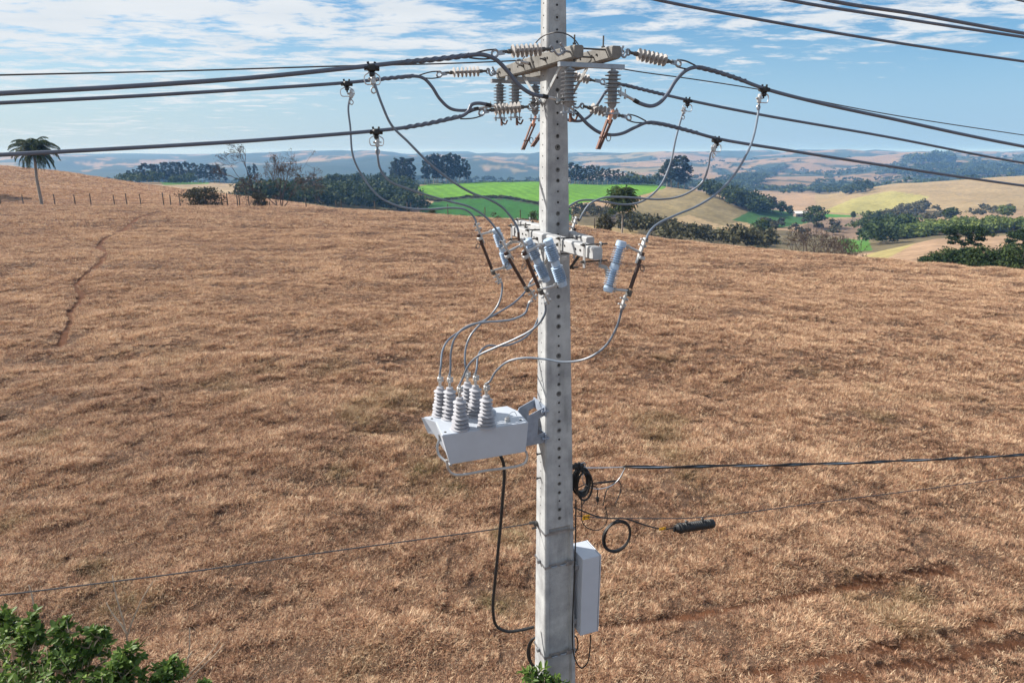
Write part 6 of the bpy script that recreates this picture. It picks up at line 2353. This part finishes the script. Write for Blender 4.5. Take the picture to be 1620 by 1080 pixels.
# -- leafy shrubs close to the camera
def leaf_shrub(label, blobs, seed, leaf, ground_from, slim=0.5, twigs=46, per=13):
    r = np.random.default_rng(seed)
    base = ground_from
    t = thing('leafy_shrub', label, 'shrub', base)
    st = MB()
    vs, fs, sh = [], [], []
    for c, rad in blobs:
        c = np.asarray(c, float)
        st.tube(spline([base + r.normal(0, 0.06, 3) * np.array([1, 1, 0]), base * 0.5 + c * 0.5 + r.normal(0, 0.1, 3), c], 5), list(np.linspace(0.035, 0.012, 11)), 6)
        for k in range(int(twigs * (rad / 0.5) ** 1.6) + 6):
            d = r.normal(0, 1, 3) + np.array([0, 0, 0.55]); d /= np.linalg.norm(d)
            q = c + r.normal(0, 0.16, 3) * rad
            n = 7
            pts = [q]
            dd = d.copy()
            ll = rad * r.uniform(0.6, 1.1)
            for i in range(n):
                dd = dd + r.normal(0, 0.08, 3) + np.array([0, 0, 0.05]); dd /= np.linalg.norm(dd)
                q = q + dd * ll / n
                pts.append(q)
            st.tube(pts, list(np.linspace(0.006, 0.002, n + 1)), 4, cap=False)
            for i in range(per):
                f = r.uniform(0.25, 1.02)
                j = min(int(f * n), n - 1)
                at = pts[j] + (pts[j + 1] - pts[j]) * (f * n - j)
                a = i * 2.4 + r.normal(0, 0.3)
                e1 = np.cross(dd, [0.3, 0.2, 1.0]); e1 /= np.linalg.norm(e1)
                e2 = np.cross(dd, e1)
                ld = (e1 * cos(a) + e2 * sin(a)) * 0.85 + dd * 0.55 + np.array([0, 0, 0.1])
                ld /= np.linalg.norm(ld)
                nn = dd * 0.5 + np.array([0, 0, 0.9]) + r.normal(0, 0.3, 3)
                sd = np.cross(ld, nn); sd /= np.linalg.norm(sd)
                up = np.cross(sd, ld)
                L_ = leaf * r.uniform(0.65, 1.15); W_ = L_ * slim * 0.5
                o = len(vs)
                vs += [at, at + ld * L_ * 0.35 - sd * W_ + up * 0.004, at + ld * L_ * 0.35 - up * W_ * 0.35, at + ld * L_ * 0.35 + sd * W_ + up * 0.004,
                       at + ld * L_ * 0.72 - sd * W_ * 0.75 - up * L_ * 0.03, at + ld * L_ * 0.72 - up * (W_ * 0.3 + L_ * 0.05), at + ld * L_ * 0.72 + sd * W_ * 0.75 - up * L_ * 0.03, at + ld * L_ - up * L_ * 0.14]
                tone = float(np.clip(r.normal(0.35, 0.22) + 0.25 * (f - 0.6), 0, 1))
                sh += [tone] * 8
                fs += [(o, o + 1, o + 2, o), (o, o + 2, o + 3, o), (o + 1, o + 4, o + 5, o + 2), (o + 2, o + 5, o + 6, o + 3), (o + 4, o + 7, o + 5, o + 4), (o + 5, o + 7, o + 6, o + 5)]
    st.build('stems', M_TWIG, t)
    me = bpy.data.meshes.new('leaves')
    me.from_pydata((np.array(vs) - base).tolist(), [], [tuple(dict.fromkeys(f)) for f in fs])
    me.polygons.foreach_set('use_smooth', [True] * len(me.polygons))
    a = me.attributes.new('shade', 'FLOAT', 'POINT')
    a.data.foreach_set('value', np.array(sh, np.float32))
    link('leaves', me, M_BUSHL, t)
    return t


def gnd(px, Y):
    return place(px, Y)


leaf_shrub('large glossy green shrub filling the lower left corner', [(P(45, 1078, 5.3), 0.42), (P(120, 1072, 5.2), 0.33), (P(-40, 1065, 5.5), 0.45), (P(172, 1080, 5.1), 0.22), (P(50, 1020, 5.4), 0.20), (P(-14, 985, 5.6), 0.17), (P(140, 1030, 5.3), 0.16), (P(60, 1130, 4.9), 0.5), (P(160, 1130, 4.9), 0.34), (P(95, 1035, 5.3), 0.18), (P(55, 990, 5.4), 0.13), (P(105, 1000, 5.35), 0.14), (P(155, 1008, 5.3), 0.13), (P(15, 1000, 5.5), 0.16), (P(205, 1040, 5.15), 0.13), (P(195, 1068, 5.1), 0.16), (P(215, 1092, 5.05), 0.2)], 11, 0.078, gnd(40, 5.6), 0.52)
leaf_shrub('small green shrub right of the large corner shrub', [(P(252, 1082, 5.1), 0.15), (P(272, 1062, 5.15), 0.11), (P(318, 1092, 5.1), 0.09), (P(250, 1115, 5.0), 0.2), (P(268, 1080, 5.1), 0.13)], 12, 0.074, gnd(275, 5.4), 0.5)
leaf_shrub('bright green narrow leaved shrub tip at the foot of the pole', [(P(846, 1078, 6.05), 0.17), (P(868, 1090, 6.05), 0.15), (P(852, 1105, 6.0), 0.2), (P(880, 1095, 6.05), 0.12)], 13, 0.10, gnd(856, 6.0), 0.32, 60, 10)


def stalks(label, lines, Y):
    b = MB()
    r = np.random.default_rng(int(lines[0][0][0]))
    for ln in lines:
        pts = [P(x, y, Y + 0.03 * i) for i, (x, y) in enumerate(ln)]
        b.tube(spline(pts, 4), list(np.linspace(0.009, 0.0045, 4 * (len(pts) - 1) + 1)), 5)
    p = P(lines[0][0][0], lines[0][0][1], Y)
    o = b.build('dry_stalk', M_TWIG, loc=p)
    tag(o, label, 'dry stalk')


stalks('forked pale dry stalk rising behind the corner shrub', [[(203, 1085), (201, 1012), (196, 985), (186, 950), (179, 920), (178, 909)], [(199, 1000), (190, 985), (178, 970), (168, 952)], [(201, 1005), (212, 975), (226, 945), (242, 919)]], 5.55)
stalks('slanting pale dry stalks rising from the small shrub', [[(290, 1075), (305, 1060), (330, 1035), (347, 1013)], [(296, 1078), (312, 1062), (335, 1040), (355, 1018)], [(293, 1068), (297, 1045), (300, 1020), (300, 992)], [(297, 1040), (304, 1030)]], 5.4)
stalks('single short dry stalk above the left edge of the corner shrub', [[(55, 965), (50, 940), (45, 924)]], 5.6)

# ------------------------------------------------------------------ air
hz = bpy.data.materials.new('haze_air')
hz.use_nodes = True
ht = hz.node_tree
ht.nodes.remove(ht.nodes['Principled BSDF'])
pv = N(ht, 'ShaderNodeVolumePrincipled')
pv.inputs['Color'].default_value = (0.24, 0.50, 1.0, 1)
pv.inputs['Absorption Color'].default_value = (1, 1, 1, 1)
pv.inputs['Density'].default_value = 2.4e-4
pv.inputs['Anisotropy'].default_value = 0.0
ht.links.new(pv.outputs[0], ht.nodes['Material Output'].inputs['Volume'])
zt_, zb_ = max(float(ZG.max()) + 1, 6.0), float(ZG.min()) - 1.0
b = MB()
b.box((0, 2450, (zt_ + zb_) / 2), (1, 0, 0), (0, 1, 0), ZU, 18000, 5100, zt_ - zb_)
o = b.build('haze', hz, None, (0, 2450, (zt_ + zb_) / 2))
tag(o, 'thin blue air haze over the whole valley', 'haze', kind='stuff')
print('haze box', zb_, zt_, flush=True)
